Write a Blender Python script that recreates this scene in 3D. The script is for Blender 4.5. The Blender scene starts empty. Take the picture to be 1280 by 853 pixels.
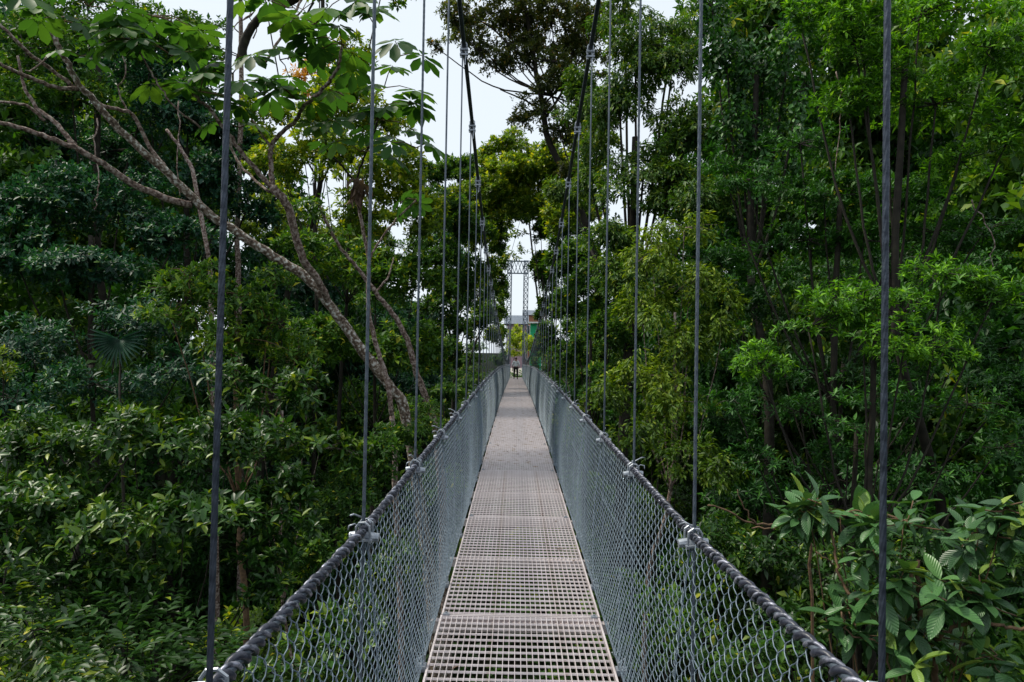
import bpy, math, random
import numpy as np
from mathutils import Vector, Matrix, Euler, noise

sc = bpy.context.scene
COL = sc.collection
R = math.radians
rng = np.random.default_rng(7)
random.seed(7)

# ------------------------------------------------------------------ camera
F = 900.0
PITCH, YAW, ROLL = R(0.99), R(0.32), R(1.0)
CAMX = -0.06
cam_d = bpy.data.cameras.new('camera')
cam = bpy.data.objects.new('camera', cam_d); COL.objects.link(cam)
cam_d.sensor_width = 36; cam_d.lens = F / 1280 * 36
cam_d.clip_start = 0.05; cam_d.clip_end = 6000
CM = Matrix.Rotation(YAW, 3, 'Z') @ Matrix.Rotation(math.pi / 2 + PITCH, 3, 'X') @ Matrix.Rotation(ROLL, 3, 'Z')
cam.matrix_world = Matrix.Translation((CAMX, 0, 0)) @ CM.to_4x4()
sc.camera = cam

# ------------------------------------------------------------------ world, sun, exposure
SUN_EL, SUN_AZ = R(58), R(-80)        # azimuth measured from +Y towards +X
w = bpy.data.worlds.new('World'); sc.world = w; w.use_nodes = True
nt = w.node_tree; nt.nodes.clear()
wo = nt.nodes.new('ShaderNodeOutputWorld'); bg = nt.nodes.new('ShaderNodeBackground')
sky = nt.nodes.new('ShaderNodeTexSky'); sky.sky_type = 'NISHITA'; sky.sun_disc = False
sky.sun_elevation = SUN_EL; sky.sun_rotation = SUN_AZ
sky.air_density = 1.0; sky.dust_density = 2.5
mx = nt.nodes.new('ShaderNodeMix'); mx.data_type = 'RGBA'
mx.inputs['Factor'].default_value = 0.86
mx.inputs['B'].default_value = (7.3, 7.95, 8.5, 1)   # even cloud cover
nt.links.new(sky.outputs[0], mx.inputs['A'])
nt.links.new(mx.outputs['Result'], bg.inputs[0]); bg.inputs[1].default_value = 0.10
nt.links.new(bg.outputs[0], wo.inputs[0])
sd = bpy.data.lights.new('sun', 'SUN'); sd.energy = 2.9; sd.angle = R(8); sd.color = (1, .94, .80)
so = bpy.data.objects.new('sun', sd); COL.objects.link(so)
dirv = Vector((math.sin(SUN_AZ) * math.cos(SUN_EL), math.cos(SUN_AZ) * math.cos(SUN_EL), math.sin(SUN_EL)))
so.rotation_euler = dirv.to_track_quat('Z', 'Y').to_euler()
sc.view_settings.view_transform = 'Standard'; sc.view_settings.look = 'None'
sc.view_settings.exposure = 0.39; sc.view_settings.gamma = 1
sc.cycles.max_bounces = 6; sc.cycles.diffuse_bounces = 2; sc.cycles.glossy_bounces = 2
sc.cycles.transmission_bounces = 3; sc.cycles.transparent_max_bounces = 4
sc.cycles.sample_clamp_indirect = 4

def at(px, py, d):
    """point seen at photograph pixel px,py lying d metres along the valley crossing"""
    v = CM @ Vector(((px - 640) / F, -(py - 426.5) / F, -1))
    v *= d / v.y
    return Vector((v.x + CAMX, v.y, v.z))

# ------------------------------------------------------------------ materials
def mat(name):
    m = bpy.data.materials.new(name); m.use_nodes = True
    n = m.node_tree; n.nodes.clear()
    o = n.nodes.new('ShaderNodeOutputMaterial'); p = n.nodes.new('ShaderNodeBsdfPrincipled')
    n.links.new(p.outputs[0], o.inputs[0])
    return m, n, p, o

def ramp(n, stops):
    r = n.nodes.new('ShaderNodeValToRGB'); e = r.color_ramp.elements
    while len(e) > 1: e.remove(e[-1])
    e[0].position = stops[0][0]; e[0].color = (*stops[0][1], 1)
    for p, c in stops[1:]:
        x = e.new(p); x.color = (*c, 1)
    return r

def leaf_mat(name, stops, rough=.42, trans=.28, spec=.5, veins=False):
    m, n, p, o = mat(name)
    a = n.nodes.new('ShaderNodeAttribute'); a.attribute_name = 'tone'
    r = ramp(n, stops); n.links.new(a.outputs['Fac'], r.inputs[0])
    col = r.outputs[0]
    if veins:
        uv = n.nodes.new('ShaderNodeAttribute'); uv.attribute_name = 'leaf_uv'
        sx = n.nodes.new('ShaderNodeSeparateXYZ'); n.links.new(uv.outputs['Vector'], sx.inputs[0])
        ab = n.nodes.new('ShaderNodeMath'); ab.operation = 'ABSOLUTE'; n.links.new(sx.outputs[1], ab.inputs[0])
        mu = n.nodes.new('ShaderNodeMath'); mu.operation = 'MULTIPLY_ADD'; n.links.new(ab.outputs[0], mu.inputs[0])
        mu.inputs[1].default_value = -.55; n.links.new(sx.outputs[0], mu.inputs[2])
        s = n.nodes.new('ShaderNodeMath'); s.operation = 'MULTIPLY'; n.links.new(mu.outputs[0], s.inputs[0]); s.inputs[1].default_value = 62
        c = n.nodes.new('ShaderNodeMath'); c.operation = 'COSINE'; n.links.new(s.outputs[0], c.inputs[0])
        b = n.nodes.new('ShaderNodeBump'); b.inputs['Strength'].default_value = .3; b.inputs['Distance'].default_value = .006
        n.links.new(c.outputs[0], b.inputs['Height']); n.links.new(b.outputs[0], p.inputs['Normal'])
    n.links.new(col, p.inputs['Base Color'])
    p.inputs['Roughness'].default_value = rough
    p.inputs['Specular IOR Level'].default_value = spec
    t = n.nodes.new('ShaderNodeBsdfTranslucent')
    g = n.nodes.new('ShaderNodeMix'); g.data_type = 'RGBA'; g.blend_type = 'MULTIPLY'
    g.inputs['Factor'].default_value = 1; g.inputs['B'].default_value = (1.9, 1.9, .6, 1)
    n.links.new(col, g.inputs['A']); n.links.new(g.outputs['Result'], t.inputs[0])
    ms = n.nodes.new('ShaderNodeMixShader'); ms.inputs[0].default_value = trans
    n.links.new(p.outputs[0], ms.inputs[1]); n.links.new(t.outputs[0], ms.inputs[2])
    n.links.new(ms.outputs[0], o.inputs[0])
    return m

def noise_mat(name, stops, scale=5, rough=.8, bump=.3, metal=0, detail=6, dist=.02, stretch=(1, 1, 1), spec=.4):
    m, n, p, o = mat(name)
    tc = n.nodes.new('ShaderNodeTexCoord'); mp = n.nodes.new('ShaderNodeMapping')
    mp.inputs['Scale'].default_value = stretch
    n.links.new(tc.outputs['Object'], mp.inputs[0])
    t = n.nodes.new('ShaderNodeTexNoise'); t.inputs['Scale'].default_value = scale; t.inputs['Detail'].default_value = detail
    n.links.new(mp.outputs[0], t.inputs['Vector'])
    r = ramp(n, stops); n.links.new(t.outputs['Fac'], r.inputs[0]); n.links.new(r.outputs[0], p.inputs['Base Color'])
    p.inputs['Roughness'].default_value = rough; p.inputs['Metallic'].default_value = metal
    p.inputs['Specular IOR Level'].default_value = spec
    if bump:
        b = n.nodes.new('ShaderNodeBump'); b.inputs['Strength'].default_value = bump; b.inputs['Distance'].default_value = dist
        n.links.new(t.outputs['Fac'], b.inputs['Height']); n.links.new(b.outputs[0], p.inputs['Normal'])
    return m

M = {}  # leaf ramps run from darker to brighter, putting some light contrast into leaf colour
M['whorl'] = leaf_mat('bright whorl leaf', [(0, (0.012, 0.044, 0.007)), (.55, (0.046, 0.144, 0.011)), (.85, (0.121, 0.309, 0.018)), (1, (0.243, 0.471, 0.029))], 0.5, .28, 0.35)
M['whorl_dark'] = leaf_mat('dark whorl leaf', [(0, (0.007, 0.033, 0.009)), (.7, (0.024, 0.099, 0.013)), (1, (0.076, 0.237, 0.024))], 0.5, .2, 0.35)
M['big'] = leaf_mat('large veined leaf', [(0, (0.030, 0.079, 0.032)), (.7, (0.083, 0.205, 0.059)), (1, (0.240, 0.334, 0.054))], 0.36, .15, 0.42, True)
M['laurel'] = leaf_mat('glossy laurel leaf', [(0, (0.009, 0.029, 0.007)), (.6, (0.029, 0.093, 0.011)), (.88, (0.096, 0.176, 0.014)), (1, (0.210, 0.272, 0.016))], 0.4, .2, 0.42)
M['blue_dark'] = leaf_mat('dull bluish leaf', [(0, (0.005, 0.029, 0.021)), (.6, (0.015, 0.077, 0.039)), (.92, (0.042, 0.147, 0.057)), (1, (0.126, 0.224, 0.034))], 0.5, .2, 0.4)
M['mid'] = leaf_mat('mid green leaf', [(0, (0.012, 0.038, 0.009)), (.6, (0.046, 0.126, 0.016)), (.9, (0.120, 0.226, 0.020)), (1, (0.320, 0.331, 0.025))], 0.55, .3, 0.3)
M['droop'] = leaf_mat('yellowish drooping leaf', [(0, (0.020, 0.051, 0.007)), (.45, (0.069, 0.143, 0.011)), (.85, (0.177, 0.261, 0.019)), (1, (0.320, 0.383, 0.043))], 0.5, .3, 0.3)
M['ivy'] = leaf_mat('ivy leaf', [(0, (0.012, 0.038, 0.009)), (.6, (0.043, 0.114, 0.014)), (.9, (0.120, 0.209, 0.025)), (1, (0.280, 0.313, 0.034))], 0.5, .3, 0.35)
M['backlit'] = leaf_mat('thin olive leaf', [(0, (0.029, 0.050, 0.016)), (.6, (0.062, 0.084, 0.022)), (.9, (0.130, 0.132, 0.025)), (1, (0.260, 0.144, 0.040))], .5, .32)
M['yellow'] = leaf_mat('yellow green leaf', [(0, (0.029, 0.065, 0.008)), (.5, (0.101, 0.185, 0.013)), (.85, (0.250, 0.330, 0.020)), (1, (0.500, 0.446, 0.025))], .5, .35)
M['lime'] = leaf_mat('lime leaf', [(0, (.12, .2, .01)), (.6, (.28, .38, .015)), (1, (.5, .42, .03))], .5, .4)
M['blossom'] = leaf_mat('orange and pink blossom', [(0, (.25, .2, .02)), (.5, (.5, .24, .04)), (1, (.5, .25, .3))], .6, .3)
M['palmate'] = leaf_mat('lobed umbrella leaf', [(0, (0.016, 0.053, 0.016)), (.6, (0.043, 0.120, 0.024)), (1, (0.125, 0.230, 0.032))], 0.5, .36, 0.3)
M['dry'] = leaf_mat('dry brown leaf', [(0, (.05, .028, .018)), (1, (.16, .1, .07))], .7, .1)
M['bark'] = noise_mat('lichen mottled bark', [(.34, (.045, .03, .02)), (.47, (.14, .10, .075)), (.55, (.27, .23, .19)), (.62, (.54, .53, .50))], 17, .9, .6, detail=9)
M['bark_pink'] = noise_mat('reddish grey bark', [(.34, (.05, .032, .025)), (.48, (.18, .12, .10)), (.6, (.36, .30, .27))], 20, .9, .6, detail=9)
M['bark_dark'] = noise_mat('dark bark', [(.3, (.010, .009, .006)), (.6, (.028, .023, .017)), (.75, (.035, .045, .02))], 7, .9, .6)  # very dark base keeps bare limbs from standing out
M['twig'] = noise_mat('reddish twig bark', [(.3, (.06, .035, .02)), (.7, (.18, .11, .06))], 20, .8, .3)
M['soil'] = noise_mat('forest soil and moss', [(.35, (.008, .007, .005)), (.55, (.010, .016, .006)), (.7, (.016, .026, .009))], .9, 1, .8, detail=10, dist=.2, spec=.03)
M['path'] = noise_mat('pale concrete path', [(.3, (.25, .23, .21)), (.7, (.36, .33, .3))], 2, .9, .3)
M['galv'] = noise_mat('galvanised wire', [(.3, (.085, .12, .155)), (.7, (.21, .27, .33))], 30, .42, 0, metal=.2)
M['galv_light'] = noise_mat('bright galvanised fitting', [(.3, (.20, .23, .28)), (.7, (.42, .45, .49))], 40, .42, .1, metal=.5)
M['deck'] = noise_mat('dusty galvanised grating steel', [(.25, (.42, .34, .335)), (.5, (.58, .515, .52)), (.75, (.72, .665, .68))], 3.5, .36, .15, metal=.15, detail=9, spec=.8)
M['rust'] = noise_mat('stained grating rod', [(.30, (.36, .25, .17)), (.44, (.58, .51, .515)), (.75, (.72, .66, .67))], 9, .38, .1, metal=.15, spec=.8)
M['cable'] = noise_mat('dark steel strand', [(.3, (.028, .036, .052)), (.7, (.065, .08, .108))], 40, .45, .2, metal=.5)
M['cable_pale'] = noise_mat('weathered steel strand', [(.3, (.06, .08, .105)), (.7, (.13, .155, .19))], 40, .5, .1, metal=.4)
M['rope'] = noise_mat('black coated lacing rope', [(.3, (.014, .016, .026)), (.7, (.05, .055, .08))], 60, .38, .1)
M['lace'] = noise_mat('frayed galvanised lacing wire', [(.42, (.035, .04, .055)), (.62, (.30, .31, .38))], 48, .4, .6, metal=.3, dist=.004)
M['tower'] = noise_mat('blue grey painted lattice steel', [(.3, (.13, .17, .22)), (.7, (.24, .29, .35))], 4, .5, .1, metal=.2)
M['roof'] = noise_mat('grey blue sheet roof', [(.3, (.09, .11, .15)), (.7, (.16, .19, .23))], 3, .6, .2)
M['wall_p'] = noise_mat('mauve painted wall', [(.3, (.30, .2, .24)), (.7, (.4, .28, .32))], 2, .9, .2)
M['wall_o'] = noise_mat('terracotta wall', [(.3, (.32, .14, .08)), (.7, (.42, .2, .12))], 2, .9, .2)
M['white'] = noise_mat('white paint', [(.3, (.66, .66, .65)), (.7, (.8, .8, .8))], 4, .6, .05)
M['green'] = noise_mat('emerald painted board', [(.3, (.01, .33, .14)), (.7, (.02, .48, .22))], 3, .5, .05)
M['glass'] = noise_mat('dark window glass', [(.3, (.02, .03, .04)), (.7, (.04, .05, .06))], 3, .1, 0)
M['skin'] = noise_mat('skin', [(.3, (.22, .12, .08)), (.7, (.3, .17, .11))], 10, .6, .05)
M['hair'] = noise_mat('black hair', [(.3, (.01, .008, .007)), (.7, (.02, .016, .014))], 60, .5, .3)
M['shirt'] = noise_mat('white cotton', [(.3, (.80, .83, .87)), (.7, (.86, .88, .92))], 8, .9, .2)
M['trousers'] = noise_mat('black cloth', [(.3, (.008, .008, .01)), (.7, (.02, .02, .024))], 8, .9, .2)

# ------------------------------------------------------------------ mesh helpers
class MB:
    def __init__(s): s.v = []; s.f = []; s.n = 0
    def add(s, v, f):
        v = np.asarray(v, float).reshape(-1, 3)
        s.v.append(v); s.f += [tuple(i + s.n for i in q) for q in f]; s.n += len(v); return s
    def box(s, a, b):
        x0, y0, z0 = a; x1, y1, z1 = b
        return s.add([(x0, y0, z0), (x1, y0, z0), (x1, y1, z0), (x0, y1, z0), (x0, y0, z1), (x1, y0, z1), (x1, y1, z1), (x0, y1, z1)],
                     [(0, 3, 2, 1), (4, 5, 6, 7), (0, 1, 5, 4), (1, 2, 6, 5), (2, 3, 7, 6), (3, 0, 4, 7)])
    def tube(s, pts, rad, sides=6, cap=True, rough=0):
        P = np.asarray([tuple(p) for p in pts], float); n = len(P)
        rad = np.broadcast_to(np.asarray(rad, float), (n,)).copy()
        T = np.gradient(P, axis=0); T /= np.linalg.norm(T, axis=1)[:, None] + 1e-12
        u = np.cross(T[0], (0, 0, 1.0))
        if np.linalg.norm(u) < .1: u = np.cross(T[0], (0, 1.0, 0))
        U = np.zeros_like(P)
        for i in range(n):
            u = u - T[i] * np.dot(u, T[i]); u /= np.linalg.norm(u) + 1e-12; U[i] = u
        V = np.cross(T, U)
        a = np.arange(sides) / sides * 2 * math.pi
        rr = rad[:, None] * (1 + (rng.uniform(-rough, rough, (n, sides)) if rough else 0) * np.ones((n, sides)))
        ring = P[:, None] + rr[..., None] * (np.cos(a)[None, :, None] * U[:, None] + np.sin(a)[None, :, None] * V[:, None])
        f = []
        for i in range(n - 1):
            for j in range(sides):
                k = (j + 1) % sides
                f.append((i * sides + j, i * sides + k, (i + 1) * sides + k, (i + 1) * sides + j))
        if cap:
            f.append(tuple(range(sides))[::-1]); f.append(tuple(range((n - 1) * sides, n * sides)))
        return s.add(ring.reshape(-1, 3), f)
    def mesh(s, name, m, smooth=False):
        me = bpy.data.meshes.new(name)
        me.from_pydata(np.vstack(s.v).tolist(), [], s.f); me.materials.append(m)
        if smooth: me.shade_smooth()
        me.update(); return me
    def build(s, name, m, parent=None, smooth=False):
        return link(name, s.mesh(name, m, smooth), parent)

def link(name, me, parent=None, loc=None):
    o = bpy.data.objects.new(name, me); COL.objects.link(o)
    if parent is not None: o.parent = parent
    if loc is not None: o.location = loc
    return o

def thing(name, label, cat, loc=(0, 0, 0), group=None):
    o = bpy.data.objects.new(name, None); COL.objects.link(o)
    o.location = loc; o.empty_display_size = .3
    o['label'] = label; o['category'] = cat
    if group: o['group'] = group
    return o

def smooth_curve(pts, n=6, wob=0.0):
    """Catmull-Rom through pts"""
    P = [Vector(p) for p in pts]; P = [P[0] * 2 - P[1]] + P + [P[-1] * 2 - P[-2]]
    out = []
    for i in range(1, len(P) - 2):
        for j in range(n):
            t = j / n
            q = .5 * ((2 * P[i]) + (P[i + 1] - P[i - 1]) * t + (2 * P[i - 1] - 5 * P[i] + 4 * P[i + 1] - P[i + 2]) * t * t + (-P[i - 1] + 3 * P[i] - 3 * P[i + 1] + P[i + 2]) * t ** 3)
            if wob: q = q + Vector(rng.normal(0, wob, 3))
            out.append(q)
    out.append(P[-2]); return out

# ------------------------------------------------------------------ terrain
def sm(a, b, x):
    t = np.clip((x - a) / (b - a), 0, 1); return t * t * (3 - 2 * t)
def gz(x, y):
    x = np.asarray(x, float); y = np.asarray(y, float)
    prof = -2.3 - 6.5 * sm(-16, 10, y) + 6.5 * sm(44, 65, y)
    side = 12 * sm(14, 70, np.abs(x)) * (1 - .8 * sm(60, 90, y))
    wob = .5 * np.sin(x * .31 + 1) * np.cos(y * .27) + .25 * np.sin(x * .9 + y * .7)
    flat = sm(2.0, 7, np.abs(x)) + (1 - sm(62, 66, y)) ; flat = np.clip(flat, 0, 1)
    return prof + side + wob * flat * (1 - sm(90, 120, y)) * 1.0

def axis_steps(lo, hi, step, far):
    a = list(np.arange(lo, hi + .1, step)); s = step
    while a[-1] < far: s *= 1.5; a.append(a[-1] + s)
    s = step
    while a[0] > -far: s *= 1.5; a.insert(0, a[0] - s)
    return np.array(a)
gx = axis_steps(-70, 70, 1.4, 3000); gy = axis_steps(-20, 110, 1.4, 3000)
X, Y = np.meshgrid(gx, gy); Z = gz(X, Y)
b = MB(); nx = len(gx)
b.add(np.stack([X, Y, Z], -1), [(j * nx + i, j * nx + i + 1, (j + 1) * nx + i + 1, (j + 1) * nx + i) for j in range(len(gy) - 1) for i in range(nx - 1)])
ground = b.build('ground', M['soil'], smooth=True); ground['kind'] = 'structure'

# ------------------------------------------------------------------ bridge
S = 1.39
def hy(k): return S * k - .05
ZD = (np.array([-4, 0, 2, 4, 8.6, 14, 24, 32, 40, 48, 56, 64, 72.]), np.array([-1.90, -1.86, -1.83, -1.79, -1.72, -1.65, -1.63, -1.70, -1.80, -1.91, -2.03, -2.12, -2.2]))
ZM = (np.array([-4, 0, 7, 8.3, 9.7, 11.1, 17.7, 23, 28, 32, 38, 44, 50, 56, 62, 68.]), np.array([5.6, 4.6, 2.93, 2.65, 2.34, 2.05, 1.3, .78, .35, .05, -.25, -.4, -.15, .8, 3.1, 8.3]))
def spline(tab, y):
    x, z = tab; y = float(np.clip(y, x[0], x[-1]))
    i = int(np.clip(np.searchsorted(x, y) - 1, 0, len(x) - 2))
    m = np.gradient(z, x); h = x[i + 1] - x[i]; t = (y - x[i]) / h
    return (2*t**3 - 3*t*t + 1) * z[i] + (t**3 - 2*t*t + t) * h * m[i] + (-2*t**3 + 3*t*t) * z[i+1] + (t**3 - t*t) * h * m[i+1]
def zdeck(y): return spline(ZD, y)
RH = 1.14                       # hand cable height over the deck
XR, XD = .62, .535
def rhy(y): return RH + .06 * float(np.clip((2.75 - y) / 1.4, 0, 1.3))
def zrail(y): return zdeck(y) + rhy(y)

bridge = thing('suspension_bridge', 'narrow steel footbridge with grated walkway, chain link sides and hanger cables', 'footbridge', (0, 0, 0))
Y0, Y1 = -2.83, 68.0
K0, K1 = -2, 48
rope_bumps = []

for sx in (-1, 1):
    ys = np.arange(Y0, Y1 + .01, .35)
    b = MB().tube([(sx * XR, y, zrail(y)) for y in ys], .0090, 8)
    b.build('hand_cable', M['cable_pale'], bridge, True)
    # dark lacing rope and a paler wire bundle wound round the hand cable, near part finely, far part coarsely
    for nm, mt, sh, r0, rr in (('lacing_rope', 'rope', 0, .0086, .0104), ('lacing_wire', 'lace', math.pi, .0056, .0125)):
        b = MB()
        for t, rs, sd_ in ((np.arange(0.3, 12, .007), 1.0, 7), (np.arange(12, Y1 - 2, .024), .9, 3)):
            ph = sx * ((t + .028 * np.sin(t * 2.3 + sx) + .012 * np.sin(t * 9.1 + sx)) / .09 * 2 * math.pi + sh)
            jr = 1 + .16 * np.sin(t * 31 + sh) + .10 * np.sin(t * 13.7)
            b.tube([(sx * XR + rr * q * math.cos(p), y, zrail(y) + rr * q * math.sin(p)) for y, p, q in zip(t, ph, jr)], r0 * rs * (.9 + .1 * jr), sd_)
        b.build(nm, M[mt], bridge, True)
    b = MB()
    ys = np.arange(Y0, Y1 + .01, .35)
    b.tube([(sx * .61, y, spline(ZM, y)) for y in ys if spline(ZM, y) > zrail(y) - 1.5 or True], .021, 8)
    b.build('main_cable', M['cable'], bridge, True)
    b = MB().tube([(sx * (XD + .035), y, zdeck(y) - .012) for y in ys], .009, 6)
    b.build('edge_cable', M['cable_pale'], bridge, True)
# tie line along the middle of the mesh
for sx, hgt in ((1, .74),):
    xx = XD + .04 + (XR - XD - .04) * hgt / RH
    b = MB(); pts = []
    for k in range(0, 47):
        for j in range(6):
            y = hy(k) + S * j / 6
            pts.append((sx * (xx - .008), y, zdeck(y) + hgt - .02 * math.sin(math.pi * j / 6)))
    b.tube(pts, .0026, 4); b.build('tie_wire', M['galv'], bridge)

# hangers: six lay strands seen as a lobed, twisting section
def strand_mesh(zl, r, lobes=6, pitch=.11, step=.009):
    n = int(zl / step); a = np.arange(24) / 24 * 2 * math.pi
    z = np.linspace(0, zl, n + 1)
    rad = r * (.86 + .16 * np.abs(np.cos(lobes / 2 * a)))
    A = a[None] + (z / pitch * 2 * math.pi / 1)[:, None] * .55
    V = np.stack([rad * np.cos(A), rad * np.sin(A), np.repeat(z[:, None], 24, 1)], -1)
    f = [(i * 24 + j, i * 24 + (j + 1) % 24, (i + 1) * 24 + (j + 1) % 24, (i + 1) * 24 + j) for i in range(n) for j in range(24)]
    return MB().add(V, f)
thin_hanger = MB().tube([(0, 0, t) for t in np.linspace(0, 1, 3)], .0072, 6).mesh('hanger_cable', M['cable_pale'], True)

# clamp on the hand cable (pipe sleeve, U bolt, bent wire ends)
def clamp_mesh():
    b = MB()
    b.tube([(-.055, 0, -.026), (-.03, 0, -.024), (.0, 0, -.024), (.055, 0, -.03)], [.017, .019, .019, .016], 10)
    for yy in (-.028, .03):
        b.tube([(-.026, yy, -.03), (-.026, yy, .015), (-.015, yy, .031), (.006, yy, .033), (.024, yy, .02), (.026, yy, -.03)], .0045, 6)
        for xx in (-.026, .026):
            b.tube([(xx, yy, -.042), (xx, yy, -.030)], .0085, 6)
    b.box((-.034, -.04, -.036), (.034, .042, -.030))
    return b
def tail_mesh():
    b = MB()
    b.tube([(0, 0, .04), (-.014, -.02, .05), (-.034, -.035, .062), (-.046, -.052, .06)], .0038, 5)
    b.tube([(.006, 0, .03), (.018, -.03, .042), (.03, -.05, .03)], .0032, 5)
    b.tube([(-.01, .01, .0), (-.03, -.02, .022), (-.05, -.03, .018), (-.055, -.02, .0)], .0032, 5)
    b.tube([(0.012, 0, .02), (.028, .01, -.03), (.02, .016, -.075), (.03, .01, -.11)], .003, 5)
    return b
clampm = clamp_mesh().mesh('cable_clamp', M['galv_light'], False)
tailm = tail_mesh().mesh('wire_tail', M['galv_light'], True)
def topclamp():
    b = MB()
    for zz in (-.05, .0):
        b.tube([(-.027, 0, zz), (-.027, 0, zz + .045), (-.014, 0, zz + .062), (.014, 0, zz + .062), (.027, 0, zz + .045), (.027, 0, zz)], .006, 6)
        b.box((-.04, -.022, zz - .016), (.04, .022, zz))
        for xx in (-.027, .027): b.tube([(xx, 0, zz - .034), (xx, 0, zz - .016)], .011, 6)
    b.tube([(.0, -.01, .02), (.018, -.012, -.05), (.012, -.012, -.16)], .006, 6)
    return b
topm = topclamp().mesh('cable_clamp', M['galv_light'])
footm = MB().box((-.03, -.03, -.02), (.03, .03, .012)).tube([(-.02, -.02, .0), (-.02, -.02, .05), (.02, .02, .06), (.02, .02, .0)], .005, 5).tube([(.0, .02, .02), (-.03, .04, .06), (-.05, .03, .09)], .0035, 4).mesh('edge_clamp', M['galv_light'])

for k in range(K0, K1):
    y = hy(k)
    for sx in (-1, 1):
        zl, zt = zdeck(y) - .05, spline(ZM, y)
        x = sx * (XR + .004)
        if y > 66: continue
        if zt < zrail(y): zt = zrail(y) + .02
        if k in (1, 2, 3):
            me = strand_mesh(zt - zl, .0062 if k == 1 else .0068).mesh('hanger_cable', M['cable'] if k == 1 else M['cable_pale'], True)
            h = link('hanger_cable', me, bridge, (x, y, zl))
            if k == 1 and sx == -1: h.rotation_euler = (0, R(0.35), 0)
        else:
            h = link('hanger_cable', thin_hanger, bridge, (x, y, zl)); h.scale = (1.0, 1.0, zt - zl)
        if zt > zrail(y) + .3 and y > 3:
            link('cable_clamp', topm, bridge, (sx * .61, y, zt - .02))
        if k >= 0:
            c = link('cable_clamp', clampm, bridge, (sx * XR, y, zrail(y))); c.rotation_euler = (0, 0, 0 if sx < 0 else math.pi)
            if 1 < k < 14:
                c2 = link('wire_tail', tailm, bridge, (sx * (XR + .01), y + .02, zrail(y) + .0)); c2.rotation_euler = (0, 0, rng.uniform(-.7, .7) + (0 if sx < 0 else math.pi))
            link('edge_clamp', footm, bridge, (sx * (XD + .035), y, zdeck(y)))

# chain link bays: real zigzag wires, shared meshes
def chain_bay(n_wire, p, P, wr, sub, sides, seed, sag=.0):
    r = np.random.default_rng(seed)
    b = MB(); H = RH - .01
    nh = int(round(H / (P / 2)))
    for i in range(n_wire):
        pts = []
        u0 = (i + .5) * p
        for j in range(nh * sub + 1):
            v = j / sub                       # in half periods
            ph = v + (i % 2)
            tri = abs((ph % 2) - 1) * 2 - 1   # -1..1
            tri = math.sin(tri * math.pi / 2) * .25 + tri * .75 if sub > 1 else tri
            u = u0 + p * .57 * tri
            z = v * P / 2
            t = z / H
            # each wire is a flattened coil, so it passes in front of and behind its neighbour
            off = .0065 * math.sin(math.pi * ph) if sub > 1 else 0
            bow = -.035 * math.sin(math.pi * t) + sag * math.sin(math.pi * u / S) * math.sin(math.pi * t)
            x = (XD + .03) + (XR - XD - .03) * t + off + bow + r.normal(0, .0008)
            pts.append((x, u + .003 * math.sin(v * 1.7 + i), z * (H / (nh * P / 2)) - .004))
        b.tube(pts, wr, sides, cap=False)
    return b
NW = 36
near_bays = [chain_bay(NW, S / NW, .070, .00165, 6, 5, s, sg).mesh('chain_link_panel', M['galv'], True) for s, sg in ((1, .010), (2, -.012))]
far_bays = [chain_bay(NW, S / NW, .070, .0012, 1, 3, s, sg).mesh('chain_link_panel', M['galv'], False) for s, sg in ((3, .014), (4, -.010))]
seam = MB()
seam.tube([(XD + .028 + (XR - XD - .03) * t / 12 - .033 * math.sin(math.pi * t / 12), .006 * (t % 2), RH * t / 12) for t in range(13)], .0034, 5, cap=False)
for t in range(25):
    z = RH * (t + .5) / 25; tt = z / RH; xx = XD + .03 + (XR - XD - .03) * tt - .033 * math.sin(math.pi * tt)
    seam.tube([(xx - .007, -.012, z - .006), (xx - .010, .0, z), (xx - .007, .014, z + .006)], .0024, 3, cap=False)
seamm = seam.mesh('mesh_seam', M['galv'], True)
for k in range(-1, 48):
    y = hy(k)
    sl = math.atan2(zdeck(y + S) - zdeck(y), S)
    for sx in (-1, 1):
        me = (near_bays if y < 11 else far_bays)[(k + (sx > 0)) % 2]
        if y < 2.7:                                   # the hand cable climbs a little here: stretch this bay with it
            me = me.copy()
            for v in me.vertices: v.co.z *= rhy(y + v.co.y) / RH
        o = link('chain_link_panel', me, bridge, (0, y, zdeck(y))); o.rotation_euler = (sl, 0, 0); o.scale = (sx, 1, 1)
        o = link('mesh_seam', seamm, bridge, (0, y, zdeck(y))); o.scale = (sx, 1, 1)

# grating panels
PL = 2.78
pitchx, pitchy = .0352, .0869
def bearing_bar(): return MB().box((-.002, .012, -.028), (.002, PL - .012, 0)).mesh('bearing_bar', M['deck'])
def rod(b, yc):      # twisted rod: narrow crown, wider foot
    x = .523; return b.add([(-x, yc - .0058, -.010), (x, yc - .0058, -.010), (x, yc + .0058, -.010), (-x, yc + .0058, -.010), (-x, yc - .002, .0012), (x, yc - .002, .0012), (x, yc + .002, .0012), (-x, yc + .002, .0012)],
                 [(0, 3, 2, 1), (4, 5, 6, 7), (0, 1, 5, 4), (1, 2, 6, 5), (2, 3, 7, 6), (3, 0, 4, 7)])
def cross_bar(): return rod(MB(), 0).mesh('cross_bar', M['rust'])
bbm, cbm = bearing_bar(), cross_bar()
nX = 29; xs = [(i - (nX - 1) / 2) * pitchx for i in range(nX)]
nY = int((PL - .06) / pitchy)
ycs = [.045 + i * pitchy for i in range(nY + 1)]
fr = MB()
for sx in (-1, 1):
    x = sx * .5245; fr.box((min(x, x + sx * .012), .008, -.034), (max(x, x + sx * .012), PL - .008, .002))
for ya in (.006, PL - .016): fr.box((-.522, ya, -.036), (.522, ya + .010, .0005))
frm = fr.mesh('grating_frame', M['deck'])
allb = MB()
for x in xs: allb.box((x - .002, .016, -.028), (x + .002, PL - .016, 0))
allm = allb.mesh('bearing_bars', M['deck'])
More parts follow.
